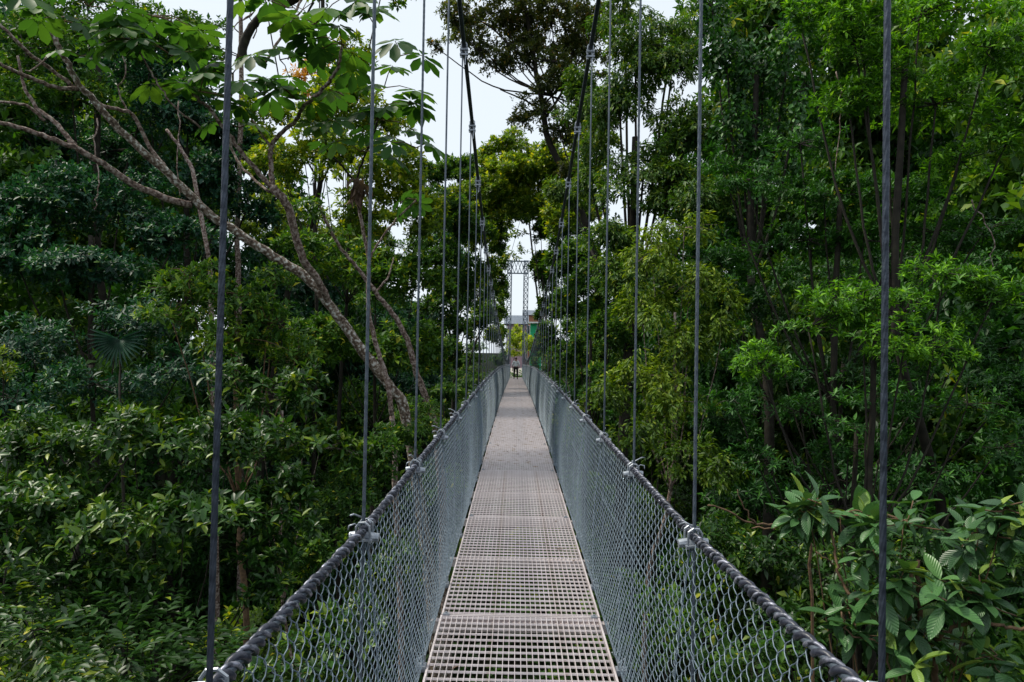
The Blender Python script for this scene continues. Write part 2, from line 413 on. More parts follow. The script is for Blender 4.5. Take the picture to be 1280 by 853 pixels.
allc = MB()
for yc in ycs: rod(allc, yc)
allcm = allc.mesh('cross_bars', M['rust'])
beam = MB().box((-.60, -.03, -.105), (.60, .03, -.100)).box((-.60, -.03, -.100), (.60, -.025, -.045)).box((-.60, .025, -.100), (.60, .03, -.045)).box((-.60, -.032, -.044), (.60, .032, -.039))
beamm = beam.mesh('cross_beam', M['deck'])
lugm = MB().box((-.02, -.016, -.03), (.02, .016, .006)).tube([(0, 0, .006), (0, 0, .016)], .008, 6).mesh('hold_down_lug', M['galv_light'])
yp = 4.9 - PL * 3; idx = 0
while yp < Y1 - 1:
    sl = math.atan2(zdeck(yp + PL) - zdeck(yp), PL)
    g = link('grating_panel', frm, bridge, (rng.uniform(-.004, .004), yp, zdeck(yp))); g.rotation_euler = (sl, 0, 0)
    if -1 < yp < 8:
        for x in xs:
            c = link('bearing_bar', bbm, g, (x, 0, 0))
        for yc in ycs: link('cross_bar', cbm, g, (0, yc, 0))
    else:
        link('bearing_bars', allm, g); link('cross_bars', allcm, g)
    for yy in (0, PL / 2):
        link('cross_beam', beamm, bridge, (0, yp + yy, zdeck(yp + yy) + .004))
    for sx in (-1, 1): link('hold_down_lug', lugm, bridge, (sx * .50, yp, zdeck(yp) + .004))
    yp += PL

nf = 60; fy = rng.uniform(2.5, 30, nf); fx = rng.uniform(-.5, .5, nf)
fp = np.stack([fx, fy, [zdeck(v) + .006 for v in fy]], -1); aa = rng.uniform(0, 6.28, nf)
FALLEN = (fp, np.stack([np.cos(aa), np.sin(aa), aa * 0 + .05], -1), rng.normal(0, .2, (nf, 3)) + [0, 0, 1], rng.uniform(.03, .07, nf))

# ------------------------------------------------------------------ far tower
TY = 68.0; TB = -2.35
tw = thing('lattice_tower', 'blue grey steel lattice gateway tower where the footbridge meets the far bank', 'tower', (0, TY, TB))
TT = 8.8
def lattice_leg(xc):
    wd = .21
    for dx in (-wd, wd):
        for dy in (-wd, wd):
            MB().box((xc + dx - .03, dy - .03, 0), (xc + dx + .03, dy + .03, TT - TB)).build('tower_post', M['tower'], tw)
    b = MB(); n = 20; h = (TT - TB) / n
    for i in range(n):
        z0, z1 = i * h, (i + 1) * h
        s = 1 if i % 2 else -1
        for dy in (-wd, wd):
            b.tube([(xc - wd * s, dy, z0), (xc + wd * s, dy, z1)], .02, 4)
            b.tube([(xc + wd * s, dy + .005, z0), (xc - wd * s, dy + .005, z1)], .018, 4)
            b.tube([(xc - wd, dy, z1), (xc + wd, dy, z1)], .016, 4)
        for dx in (-wd, wd): b.tube([(xc + dx, -wd * s, z0), (xc + dx, wd * s, z1)], .018, 4)
    b.build('lattice_bracing', M['tower'], tw)
lattice_leg(-.78); lattice_leg(.78)
b = MB()
for z in (9.9, 11.05):
    for dy in (-.21, .21): b.box((-1.02, dy - .035, z), (1.02, dy + .035, z + .07))
for i in range(6):
    x0, x1 = -.99 + i * .33, -.99 + (i + 1) * .33
    for dy in (-.21, .21):
        b.tube([(x0, dy, 9.95 if i % 2 else 11.05), (x1, dy, 11.05 if i % 2 else 9.95)], .022, 4)
        b.tube([(x0, dy + .004, 11.05 if i % 2 else 9.95), (x1, dy + .004, 9.95 if i % 2 else 11.05)], .02, 4)
b.build('top_cross_truss', M['tower'], tw)
for sx in (-1, 1):
    MB().box((sx * .62 - .08, -.3, 10.62), (sx * .62 + .08, .3, 10.80)).build('cable_saddle', M['galv_light'], tw)
    MB().box((sx * .78 - .45, -.45, -.6), (sx * .78 + .45, .45, .12)).build('concrete_footing', M['path'], tw)
path = MB()
yy = list(np.arange(68.3, 130, 2.0))
for x0 in (0,): pass
V = []; 
for y in yy: V += [(-1.5, y, float(gz(0, y)) + .06), (1.5, y, float(gz(0, y)) + .06)]
path.add(V, [(2 * i, 2 * i + 1, 2 * i + 3, 2 * i + 2) for i in range(len(yy) - 1)])
p_ = path.build('path', M['path']); p_['kind'] = 'structure'

# ------------------------------------------------------------------ far buildings
def house(name, label, px0, px1, ytop, d, wallm, roofm, depth=6, zb=None, roof_h=1.3, over=.5, nwin=3):
    a, c = at(px0, ytop, d), at(px1, ytop, d)
    zb = float(gz(0, d)) - .2 if zb is None else zb
    cx = (a.x + c.x) / 2; hw = (c.x - a.x) / 2
    t = thing(name, label, 'building', (cx, d, zb)); H = a.z - zb
    MB().box((-hw, 0, 0), (hw, depth, H)).build('wall', wallm, t)
    MB().add([(-hw - over, -over, H), (hw + over, -over, H), (hw + over, depth + over, H), (-hw - over, depth + over, H), (-hw - over, depth / 2, H + roof_h), (hw + over, depth / 2, H + roof_h)],
             [(0, 1, 5, 4), (2, 3, 4, 5), (0, 4, 3), (1, 2, 5), (0, 3, 2, 1)]).build('roof', roofm, t)
    for i in range(nwin):
        x = -hw + (i + .5) * 2 * hw / nwin; ww = hw / nwin * .5
        f = MB()
        z0, z1 = H * .45, H * .8
        f.box((x - ww - .06, -.05, z0 - .06), (x + ww + .06, -.002, z0)); f.box((x - ww - .06, -.05, z1), (x + ww + .06, -.002, z1 + .06))
        f.box((x - ww - .06, -.05, z0), (x - ww, -.002, z1)); f.box((x + ww, -.05, z0), (x + ww + .06, -.002, z1))
        fo = f.build('window_frame', M['white'], t)
        MB().box((x - ww, -.03, z0), (x + ww, -.004, z1)).build('pane', M['glass'], fo)
    return t
house('far_house', 'mauve house with grey blue roof seen between the tower legs', 634, 657, 405, 112, M['wall_p'], M['roof'], roof_h=1.5)
t = house('corner_house', 'terracotta walled house just right of the tower', 657, 678, 394, 120, M['wall_o'], M['roof'], roof_h=1.0)
a, c = at(659, 403, 100), at(678, 403, 100)
k = thing('roadside_kiosk', 'small emerald green kiosk under a flat white canopy right of the tower', 'kiosk', ((a.x + c.x) / 2, 100, float(gz(0, 100))))
hw = (c.x - a.x) / 2; H = a.z - float(gz(0, 100))
MB().box((-hw * .55, 0, 0), (hw * .9, 2.5, H - .15)).build('booth', M['green'], k)
MB().box((-hw, -.8, H - .15), (hw, 3, H + .05)).build('canopy', M['white'], k)
MB().box((-hw * .3, -.06, 1.2), (hw * .5, -.01, 2.2)).build('hatch', M['glass'], k)
for sx in (-1, 1): MB().tube([(sx * hw * .95, -.7, 0), (sx * hw * .95, -.7, H - .15)], .05, 6).build('canopy_post', M['white'], k)

# ------------------------------------------------------------------ person
def skin_obj(name, m, verts, edges, radii, parent, sub=2):
    me = bpy.data.meshes.new(name); me.from_pydata(verts, edges, []); me.materials.append(m)
    o = link(name, me, parent)
    md = o.modifiers.new('skin', 'SKIN')
    for i, r in enumerate(radii):
        me.skin_vertices[0].data[i].radius = r if isinstance(r, tuple) else (r, r)
    me.skin_vertices[0].data[0].use_root = True
    s = o.modifiers.new('sub', 'SUBSURF'); s.levels = sub; s.render_levels = sub
    return o
PY = 57.5
per = thing('person', 'person in white shirt and black trousers walking away at the far end', 'person', (-.03, PY, zdeck(PY) + .005))
hl = 1.72
body_v = [(0, 0, .93), (0, .0, 1.10), (0, .01, 1.28), (0, 0, 1.42), (0, 0, 1.50), (0, .02, 1.60), (0, .03, 1.68),   # 0-6 spine, head
          (-.10, 0, .90), (-.13, .06, .50), (-.14, -.04, .10), (-.14, .08, .04),      # 7-10 left leg
          (.10, 0, .90), (.12, -.02, .50), (.13, -.16, .11), (.13, -.05, .04),        # 11-14 right leg
          (-.17, 0, 1.40), (-.27, -.02, 1.16), (-.24, .10, .95), (-.22, .16, .88),    # 15-18 left arm
          (.17, 0, 1.40), (.27, -.03, 1.15), (.25, .08, .94), (.23, .14, .87)]
body_e = [(0, 1), (1, 2), (2, 3), (3, 4), (4, 5), (5, 6), (0, 7), (7, 8), (8, 9), (9, 10), (0, 11), (11, 12), (12, 13), (13, 14), (3, 15), (15, 16), (16, 17), (17, 18), (3, 19), (19, 20), (20, 21), (21, 22)]
body_r = [(.14, .10), (.13, .09), (.15, .10), (.13, .09), (.055, .055), (.085, .095), (.07, .08),
          .085, .06, .04, .04, .085, .06, .04, .04, .06, .045, .033, .03, .06, .045, .033, .03]
skin_obj('body', M['skin'], body_v, body_e, body_r, per)
for hs, hx in ((-1, -.22), (1, .23)):
    for i in range(4):
        v0 = Vector((hx + hs * .0, .16 + .012 * i - .02, .865)); L = (.07, .08, .075, .06)[i]
        MB().tube([v0, v0 + Vector((hs * -.004, .018, -L * .5)), v0 + Vector((hs * -.015, .012, -L))], [.010, .009, .006], 5).build('finger', M['skin'], per, True)
    MB().tube([(hx - hs * .02, .15, .90), (hx - hs * .035, .17, .865), (hx - hs * .03, .185, .835)], [.012, .010, .007], 5).build('thumb', M['skin'], per, True)
sv = [(0, 0, .95), (0, 0, 1.10), (0, .01, 1.28), (0, 0, 1.41), (0, 0, 1.46), (-.17, 0, 1.40), (-.27, -.02, 1.17), (-.262, .06, 1.00), (.17, 0, 1.40), (.27, -.03, 1.16), (.262, .05, 1.00)]
skin_obj('shirt', M['shirt'], sv, [(0, 1), (1, 2), (2, 3), (3, 4), (3, 5), (5, 6), (6, 7), (3, 8), (8, 9), (9, 10)],
         [(.175, .125), (.16, .115), (.18, .125), (.15, .105), (.07, .07), .085, .065, .06, .085, .065, .06], per)
tv = [(0, 0, .96), (-.10, 0, .88), (-.13, .06, .50), (-.14, -.035, .13), (.10, 0, .88), (.12, -.02, .50), (.13, -.155, .14)]
skin_obj('trousers', M['trousers'], tv, [(0, 1), (1, 2), (2, 3), (0, 4), (4, 5), (5, 6)], [(.165, .12), .105, .082, .07, .105, .082, .07], per)
for hs, fy in ((-1, -.04), (1, -.16)):
    skin_obj('shoe', M['trousers'], [(hs * .135, fy, .07), (hs * .14, fy + .08, .045), (hs * .145, fy + .17, .035)], [(0, 1), (1, 2)], [.05, .045, .035], per, 1)
skin_obj('hair', M['hair'], [(0, -.005, 1.60), (0, .0, 1.68), (0, .01, 1.735)], [(0, 1), (1, 2)], [(.088, .085), (.093, .10), (.06, .07)], per)
MB().tube([(0, .12, 1.64), (0, .145, 1.615), (0, .125, 1.605)], [.008, .014, .008], 6).build('nose', M['skin'], per, True)
for hs in (-1, 1):
    MB().tube([(hs * .032, .108, 1.65), (hs * .032, .118, 1.65)], [.011, .007], 6).build('eye', M['white'], per, True)
    MB().tube([(hs * .085, .02, 1.61), (hs * .102, .015, 1.635), (hs * .096, .02, 1.665)], [.008, .014, .010], 6).build('ear', M['skin'], per, True)
MB().tube([(-.025, .112, 1.575), (0, .12, 1.572), (.025, .112, 1.575)], .006, 5).build('mouth', M['hair'], per, True)

# ------------------------------------------------------------------ foliage engine
TPL = {
 # u along, v across, w lift ; triangles
 'lo': ([(0, 0, 0), (.5, -.5, .10), (.5, .5, .10), (1, 0, -.06)], [(0, 1, 3), (0, 3, 2)]),
 'mid': ([(0, 0, 0), (.30, -.42, .05), (.30, .42, .05), (.68, -.40, .03), (.68, .40, .03), (1, 0, -.14), (.35, 0, -.02), (.7, 0, -.05)],
         [(0, 1, 6), (0, 6, 2), (1, 3, 7), (1, 7, 6), (6, 7, 4), (6, 4, 2), (3, 5, 7), (7, 5, 4)]),
 'four': ([(0, 0, 0), (.5, -.46, .07), (.5, .46, .07), (1, 0, -.12), (.5, 0, -.02)], [(0, 1, 4), (1, 3, 4), (0, 4, 2), (4, 3, 2)]),
 'peltate': ([(.12, 0, 0), (.5, -.34, .02), (.5, .34, .02), (.8, -.36, -.02), (.8, .36, -.02), (1, 0, -.10), (.5, 0, -.05), (.8, 0, -.07)],
         [(0, 1, 6), (0, 6, 2), (1, 3, 7), (1, 7, 6), (6, 7, 4), (6, 4, 2), (3, 5, 7), (7, 5, 4)]),
}
def hi_tpl():
    us = [0, .06, .2, .38, .56, .74, .88, 1.0]; hw = [.02, .04, .30, .46, .50, .40, .22, .0]
    v = []; f = []
    for u, h in zip(us, hw):
        dr = -.22 * u * u
        v += [(u, -h, dr + .10 * h), (u, 0, dr - .03), (u, h, dr + .10 * h)]
    for i in range(len(us) - 1):
        a = i * 3
        f += [(a, a + 3, a + 4), (a, a + 4, a + 1), (a + 1, a + 4, a + 5), (a + 1, a + 5, a + 2)]
    return v, f
TPL['hi'] = hi_tpl()

def norm(a): return a / (np.linalg.norm(a, axis=-1, keepdims=True) + 1e-9)
def leaves_to_mesh(name, pos, dirs, nrm, L, W, tone, tpl, m, extra=None):
    tv, tf = TPL[tpl]; tv = np.array(tv); tf = np.array(tf)
    d = norm(dirs); n = norm(nrm - d * (nrm * d).sum(-1, keepdims=True)); s = np.cross(d, n)
    N = len(pos); nv = len(tv)
    V = pos[:, None] + L[:, None, None] * tv[None, :, :1] * d[:, None] + W[:, None, None] * tv[None, :, 1:2] * s[:, None] + L[:, None, None] * tv[None, :, 2:3] * n[:, None]
    Fc = (tf[None] + (np.arange(N) * nv)[:, None, None]).reshape(-1, 3)
    V = V.reshape(-1, 3).astype(np.float32); T = np.repeat(tone, nv).astype(np.float32)
    me = bpy.data.meshes.new(name)
    me.vertices.add(len(V)); me.vertices.foreach_set('co', V.ravel())
    me.loops.add(len(Fc) * 3); me.loops.foreach_set('vertex_index', Fc.ravel().astype(np.int32))
    me.polygons.add(len(Fc)); me.polygons.foreach_set('loop_start', np.arange(0, len(Fc) * 3, 3, dtype=np.int32))
    at_ = me.attributes.new('tone', 'FLOAT', 'POINT'); at_.data.foreach_set('value', T)
    if tpl == 'hi':
        uv = me.attributes.new('leaf_uv', 'FLOAT_VECTOR', 'POINT')
        U = np.tile(tv[:, [0, 1, 2]], (N, 1)).astype(np.float32); uv.data.foreach_set('vector', U.ravel())
        me.shade_smooth()
    me.materials.append(m); me.update(); me.validate()
    return me

def clump_field(p, sc_, seed):
    q = p / sc_ + seed * 3.1
    return (np.sin(q[:, 0] * 2.1 + np.sin(q[:, 1] * 1.7)) + np.sin(q[:, 1] * 2.3 + np.sin(q[:, 2] * 1.9)) + np.sin(q[:, 2] * 2.7 + np.sin(q[:, 0] * 1.3))) / 3

fl = link('fallen_leaves', leaves_to_mesh('fallen_leaves', FALLEN[0], FALLEN[1], FALLEN[2], FALLEN[3], FALLEN[3] * .4, rng.random(60), 'mid', M['dry']))
fl['kind'] = 'stuff'; fl['label'] = 'small dry fallen leaves scattered over the walkway grating'; fl['category'] = 'leaves'

SPEC = {  # leaf length, width ratio, leaves per shoot, template, mode, spread(lo,hi) of leaf angle from shoot axis
 'whorl': dict(wr=.34, m=9, tpl='mid', ang=(45, 88), up=.8, mode='rosette', shape=.85),
 'laurel': dict(wr=.42, m=7, tpl='mid', ang=(40, 95), up=.6, mode='rosette', shape=.9),
 'big': dict(wr=.41, m=7, tpl='hi', ang=(45, 135), up=.9, mode='rosette', shape=.9),
 'small': dict(wr=.5, m=7, tpl='lo', ang=(30, 110), up=.4, mode='rosette', shape=1.0),
 'droop': dict(wr=.36, m=7, tpl='lo', ang=(30, 100), up=-.3, mode='droop', shape=1.0),
 'vine': dict(wr=.6, m=26, tpl='lo', ang=(30, 100), up=-.3, mode='vine', shape=1.0),
 'pinnate': dict(wr=.42, m=13, tpl='lo', ang=(70, 80), up=.2, mode='pinnate', shape=.8),
}

def shoots_in_lobe(c, r, n, seed, gap=.0, sh=.8):
    """positions and outward axes: each lobe is built of overlapping leafy pads, lit on top and open beneath"""
    npad = int(rng.integers(11, 16))
    pu = norm(rng.normal(size=(npad * 4, 3))); pu = pu[(pu[:, 2] > -.75)][:npad]; npad = len(pu)
    pc = c + pu * r * rng.uniform(.25, .88, (npad, 1))
    pr = rng.uniform(.26, .46, (npad, 1)) * np.array([[r[0], r[1], r[2] * .8]])
    pr[:, 2] = np.maximum(pr[:, 2], pr[:, 0] * .38)
    wgt = (pr[:, 0] * pr[:, 1]) ** 1.0; wgt /= wgt.sum()
    P = []; A = []; need = n; k = 0
    while need > 0 and k < 12:
        idx = rng.choice(npad, need * 2 + 8, p=wgt)
        u = norm(rng.normal(size=(len(idx), 3)))
        u[:, 2] = np.where(u[:, 2] < -.25, -u[:, 2], u[:, 2])
        bump = 1 + .25 * clump_field(u, .3, seed + 5) + .10 * clump_field(u, .11, seed)
        rad = rng.uniform(.55, 1.0, len(idx)) ** .6
        q = pc[idx] + u * pr[idx] * (rad * bump)[:, None]
        q[:, 2] -= .18 * pr[idx, 0] * (u[:, 0] ** 2 + u[:, 1] ** 2)          # edges of a pad hang a little
        cf = clump_field(q, pr[:, 0].mean() * .55, seed + 2)
        keep = cf > -.42 + gap + rng.normal(0, .10, len(idx))
        q = q[keep][:need]; P.append(q); A.append(norm(u[keep][:need] + .35 * pu[idx][keep][:need])); need -= len(q); k += 1
    return np.vstack(P), np.vstack(A)

def crown(name, species, matn, L, lobes, dens=1.0, gap=0.0, seed=1, tone_bias=0.0):
    """lobes: list of (centre, radii). returns mesh, list of shoots per lobe"""
    sp = SPEC[species]; POS = []; DIR = []; NRM = []; LL = []; WW = []; TT_ = []; tips = []
    for li, (c, r) in enumerate(lobes):
        c = np.array(c); r = np.array(r)
        rm = (r[0] + r[2]) / 2
        n = int(dens * 60 / sp['m'] * (r[0] * r[2]) / (L * L) * (.42 / sp['wr']) * .95)
        if sp['mode'] == 'vine': n = max(6, int(n * .75))
        n = max(n, 8)
        P, A = shoots_in_lobe(c, r, n, seed + li * 1.7, gap)
        n = len(P); m = sp['m']
        tips.append(P[rng.choice(n, min(n, 30), replace=False)])
        upv = np.array([0, 0, 1.0])
        ax = norm(A * 1.0 * np.array([1, 1, .6]) + upv * sp['up'] + rng.normal(0, .35, (n, 3)))
        young = rng.random(n) ** 2
        h = np.clip((P[:, 2] - c[2]) / (r[2] + .01), -1, 1)
        t1 = norm(np.cross(ax, rng.normal(size=(n, 3)))); t2 = np.cross(ax, t1)
        if sp['mode'] in ('rosette',):
            j = np.arange(m)
            phi = (j * 2.399)[None] + rng.uniform(0, 6.28, (n, 1))
            el = np.radians(np.linspace(sp['ang'][0], sp['ang'][1], m))[None] + rng.normal(0, .16, (n, m))
            D = np.cos(el)[..., None] * ax[:, None] + np.sin(el)[..., None] * (np.cos(phi)[..., None] * t1[:, None] + np.sin(phi)[..., None] * t2[:, None])
            D[..., 2] -= .12 * rng.random((n, m))
            Nn = np.repeat(ax[:, None], m, 1) * .6 + upv * .9 + rng.normal(0, .25, (n, m, 3))
            off = -(j[None, :, None] / m) * .45 * L * ax[:, None]
            pp = P[:, None] + off
            ln = L * sp['shape'] * rng.uniform(.5, 1.25, (n, m)) * rng.uniform(.75, 1.2, (n, 1))
            tone = .35 + .45 * young[:, None] * (1 - j[None] / m) * 1.6 + rng.normal(0, .14, (n, m)) + .0 * h[:, None]
        elif sp['mode'] == 'droop':
            j = np.arange(m)
            hang = norm(A * .4 + np.array([0, 0, -1.0]) + rng.normal(0, .35, (n, 3)))
            off = (j[None, :, None] / m) * 1.7 * L * hang[:, None]
            pp = P[:, None] + off + rng.normal(0, .1 * L, (n, m, 3))
            D = hang[:, None] * .9 + A[:, None] * .35 + rng.normal(0, .45, (n, m, 3))
            Nn = A[:, None] + upv * .55 + rng.normal(0, .35, (n, m, 3))
            ln = L * rng.uniform(.6, 1.2, (n, m)); tone = .42 + .3 * young[:, None] + rng.normal(0, .2, (n, m))
        elif sp['mode'] == 'vine':
            j = np.arange(m)
            ll = rng.uniform(.5, 1.6, (n, 1)) * r[2] * .9
            pp = P[:, None] + np.stack([rng.normal(0, .5 * L, (n, m)), rng.normal(0, .5 * L, (n, m)), -(j[None] / m) * ll], -1)
            D = np.array([0, 0, -.7]) + A[:, None] * .5 + rng.normal(0, .5, (n, m, 3))
            Nn = A[:, None] + upv * .4 + rng.normal(0, .35, (n, m, 3))
            ln = L * rng.uniform(.6, 1.25, (n, m)); tone = .4 + .2 * young[:, None] + rng.normal(0, .2, (n, m))
        elif sp['mode'] == 'pinnate':
            j = np.arange(m); fl = L * 4.2 * rng.uniform(.7, 1.1, (n, 1))
            fd = norm(A * np.array([1, 1, .2]) + rng.normal(0, .4, (n, 3)) + np.array([0, 0, .1]))
            t = (j // 2 + 1) / (m // 2 + 1)
            pp = P[:, None] + fd[:, None] * (fl * t)[..., None]; pp[..., 2] -= .25 * fl * t ** 2
            side = norm(np.cross(fd, upv))
            sg = np.where(j % 2, 1, -1)
            D = side[:, None] * sg[None, :, None] + fd[:, None] * .55 + rng.normal(0, .12, (n, m, 3)); D[..., 2] -= .2
            D[:, -1] = fd
            Nn = np.broadcast_to(upv, (n, m, 3)) + rng.normal(0, .2, (n, m, 3))
            ln = L * rng.uniform(.8, 1.15, (n, m)); tone = .4 + .3 * young[:, None] + rng.normal(0, .12, (n, m))
        # larger clumps differ a little in colour, as growth of different age does
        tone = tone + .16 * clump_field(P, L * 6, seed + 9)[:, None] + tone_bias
        N = n * m
        POS.append(pp.reshape(N, 3)); DIR.append(D.reshape(N, 3)); NRM.append(np.broadcast_to(Nn, (n, m, 3)).reshape(N, 3))
        LL.append(ln.reshape(N)); WW.append(ln.reshape(N) * sp['wr'] * rng.uniform(.85, 1.15, N)); tone = np.clip(tone, .02, .92); tone[rng.random(tone.shape) < .022] = 1.0; TT_.append(tone.reshape(N))
    me = leaves_to_mesh(name, np.vstack(POS), np.vstack(DIR), np.vstack(NRM), np.concatenate(LL), np.concatenate(WW), np.concatenate(TT_), ('four' if sp['tpl'] == 'mid' and np.mean([L * F / max(c_[1], 6.) for c_, _ in lobes]) < 13.5 else sp['tpl']), M[matn])
    return me, tips

STAT = [0]
def veg(name, label, cat, species, matn, L, lobes, dens=1, gap=0, seed=1, base=None, trunk_r=.12, bark='bark_dark', twigs=10, group=None, depth=.9, tone=0.0, trunk=None, lo=False):
    """lobes as (px, py, d, rx_px, ry_px)"""
    LB = []
    if species != 'big': L *= .88
    for (px, py, d, rx, ry) in lobes:
        c = at(px, py, d); LB.append((np.array(c), np.array([rx * d / F, rx * d / F * depth, ry * d / F])))
    cen = np.mean([c for c, _ in LB], 0)
    if base is None: bx, by = cen[0] + rng.uniform(-.5, .5), cen[1] + .4
    else: bx, by = base
    bz = float(gz(bx, by)) - .1
    if cen[2] < bz + 1: bz = cen[2] - 1.0
    t = thing(name, label, cat, (bx, by, bz), group)
    trunk_r *= .62
    B = np.array([bx, by, bz])
    if trunk is None:
        mid = B * .5 + cen * .5 + np.array([rng.uniform(-.3, .3), rng.uniform(-.1, .3), 0])
        low = np.array([cen[0], cen[1] + .2, cen[2] - .3 * (cen[2] - bz)])
        pts = smooth_curve([B - B, (mid - B), (low - B), (cen - B)], 5, .012)
        MB().tube(pts, np.linspace(trunk_r, trunk_r * .45, len(pts)), 8, rough=.06).build('trunk', M[bark], t, True)
        top = low
    else:
        top = trunk
    me, tips = crown('crown', species, matn, L, LB, dens, gap, seed, tone)
    co = link('crown', me, t, -Vector(B)); STAT[0] += len(me.polygons)
    for (c, r), tp in zip(LB, tips):
        b = MB(); s0 = np.array(top) - B; e = c - B
        pts = smooth_curve([s0, s0 * .5 + e * .5 + np.array([0, 0, -.12 * np.linalg.norm(e - s0)]) + rng.normal(0, .05, 3), e], 5, .01)
        rr = trunk_r * .26
        b.tube(pts, np.linspace(rr, rr * .55, len(pts)), 6)
        for q in tp[:twigs]:
            q = q - B; mm = e * .5 + q * .5 + rng.normal(0, .06, 3) * r[0]
            b.tube(smooth_curve([e, mm, q], 3, 0), np.linspace(rr * .5, max(.003, L * .025), 7), 4)
        b.build('branch', M[bark], t, True)
    return t

# ------------------------------------------------------------------ trees whose limbs are seen one by one
def limb(pts, w0, w1, name, m, parent, n=5, sides=9, rough=.07, wob=.008):
    """pts (px,py,d); widths in photograph pixels at both ends"""
    W = [at(*p) for p in pts]
    o = Vector(parent.location)
    P = smooth_curve([q - o for q in W], n, wob)
    d0, d1 = pts[0][2], pts[-1][2]
    rad = np.linspace(w0 * d0 / F / 2, w1 * d1 / F / 2, len(P)) * .72
    return MB().tube(P, rad, sides, rough=rough).build(name, M[m], parent, True)

def root(parent, pt, w, m, dx=.3):
    a = Vector(at(*pt)) - Vector(parent.location); q = Vector(at(*pt)); r0 = w * pt[2] / F / 2 * .72
    z = float(gz(q.x + dx, q.y + .3)) - .2 - parent.location.z
    P = smooth_curve([(a.x + dx, a.y + .3, z), (a.x + dx * .8, a.y + .2, z * .6 + a.z * .4), (a.x + dx * .2, a.y + .03, z * .1 + a.z * .9), a], 6, .01)
    MB().tube(P, np.linspace(r0 * 1.35, r0, len(P)), 8, rough=.07).build('lower_trunk', M[m], parent, True)

def palmate(parent, spots, seed, L=.42, matn='palmate'):
    """umbrella leaves: long stalks from each shoot tip carrying rings of joined lobes"""
    o = Vector(parent.location); r = np.random.default_rng(seed)
    POS = []; DIR = []; NRM = []; LL = []; TT = []; st = MB()
    for (px, py, d, spread, n) in spots:
        c = np.array(at(px, py, d) - o)
        for i in range(max(2, int(n * .66))):
            a = r.uniform(0, 6.28); ln = 1.15 * spread * d / F * r.uniform(.35, 1.0)
            end = c + np.array([math.cos(a) * ln, math.sin(a) * ln, r.uniform(-.25, .35) * ln + .05])
            st.tube([c, c * .5 + end * .5 + np.array([0, 0, .10 * ln]), end], [.010, .008, .006], 5)
            up = norm(np.array([math.cos(a) * .35, math.sin(a) * .35 - .15, 1.0]) + r.normal(0, .22, 3))
            t1 = norm(np.cross(up, [math.cos(a + 1), math.sin(a + 1), 0])); t2 = np.cross(up, t1)
            k = 9; s = L * r.uniform(.75, 1.15); tn = r.uniform(.2, .8)
            for j in range(k):
                ph = (j + .5) / k * 6.28 * .96
                D = math.cos(ph) * t1 + math.sin(ph) * t2 - up * r.uniform(.12, .42)
                POS.append(end); DIR.append(D); NRM.append(up); LL.append(s * (1 - .25 * abs(math.cos(ph / 2)) ** 4) * r.uniform(.9, 1.08)); TT.append(tn + r.normal(0, .06))
    LL = np.array(LL)
    me = leaves_to_mesh('umbrella_leaves', np.array(POS), np.array(DIR), np.array(NRM), LL, LL * .54, np.clip(TT, .02, .98), 'peltate', M[matn])
    link('umbrella_leaves', me, parent); so_ = st.build('leaf_stalks', M['twig'], parent, True); so_['kind'] = 'stuff'

def stem_thing(name, label, cat, base_pt, group=None):
    b = at(*base_pt)
    return thing(name, label, cat, b, group)

# leaning umbrella tree on the left, its trunk crossing from lower middle to the upper left corner
b0 = at(512, 532, 14.0); gb = float(gz(b0.x + .6, b0.y))
t = thing('umbrella_tree', 'long mottled leaning tree with big lobed leaves, forking above the left handrail', 'tree', (b0.x + .9, b0.y, gb))
o = Vector(t.location)
main = [(509, 530, 14), (490, 487, 13.9), (456, 443, 13.7), (422, 395, 13.5), (389, 352, 13.3), (341, 321, 13.1), (296, 290, 12.9), (258, 265, 12.7), (218, 224, 12.5), (184, 194, 12.3), (146, 160, 12.1), (122, 131, 12), (99, 105, 11.9), (82, 75, 11.8), (71, 54, 11.7), (61, 27, 11.6), (49, 0, 11.5), (40, -40, 11.4)]
W = [at(*p) - o for p in main]
P = smooth_curve([Vector((0, 0, -.3)), W[0] * .5 + Vector((.1, 0, .2))] + W, 5, .010)
MB().tube(P, np.concatenate([np.linspace(.18, .105, 10), np.linspace(.105, .028, len(P) - 10)]), 12, rough=.07).build('trunk', M['bark'], t, True)
for pts, w0, w1 in [
    ([(240, 257, 12.7), (204, 247, 12.4), (163, 228, 12.1), (129, 206, 11.8), (99, 187, 11.6), (68, 175, 11.4), (31, 162, 11.2), (-4, 153, 11), (-40, 140, 10.8)], 13, 6),
    ([(95, 186, 11.6), (78, 163, 11.6), (51, 139, 11.6), (37, 122, 11.6), (29, 102, 11.6), (22, 70, 11.5)], 9, 4),
    ([(56, 152, 11.6), (37, 134, 11.5), (15, 129, 11.3), (-20, 126, 11.1)], 6, 4),
    ([(98, 112, 11.9), (68, 109, 11.6), (31, 95, 11.3), (0, 80, 11), (-30, 62, 10.8)], 8, 5),
    ([(94, 110, 11.9), (65, 88, 11.7), (34, 65, 11.4), (0, 31, 11.1), (-30, 4, 10.9)], 7, 5),
    ([(120, 128, 12), (142, 136, 12.2), (160, 140, 12.3), (170, 150, 12.4), (187, 184, 12.5), (207, 211, 12.5), (228, 240, 12.6)], 6, 7),
    ([(160, 140, 12.3), (148, 112, 12.3), (158, 92, 12.2), (150, 60, 12.1)], 3, 2),
    ([(70, 65, 11.8), (62, 70, 11.6), (40, 88, 11.4), (32, 88, 11.3)], 4, 2),
]: limb(pts, w0, w1, 'branch', 'bark_pink', t)
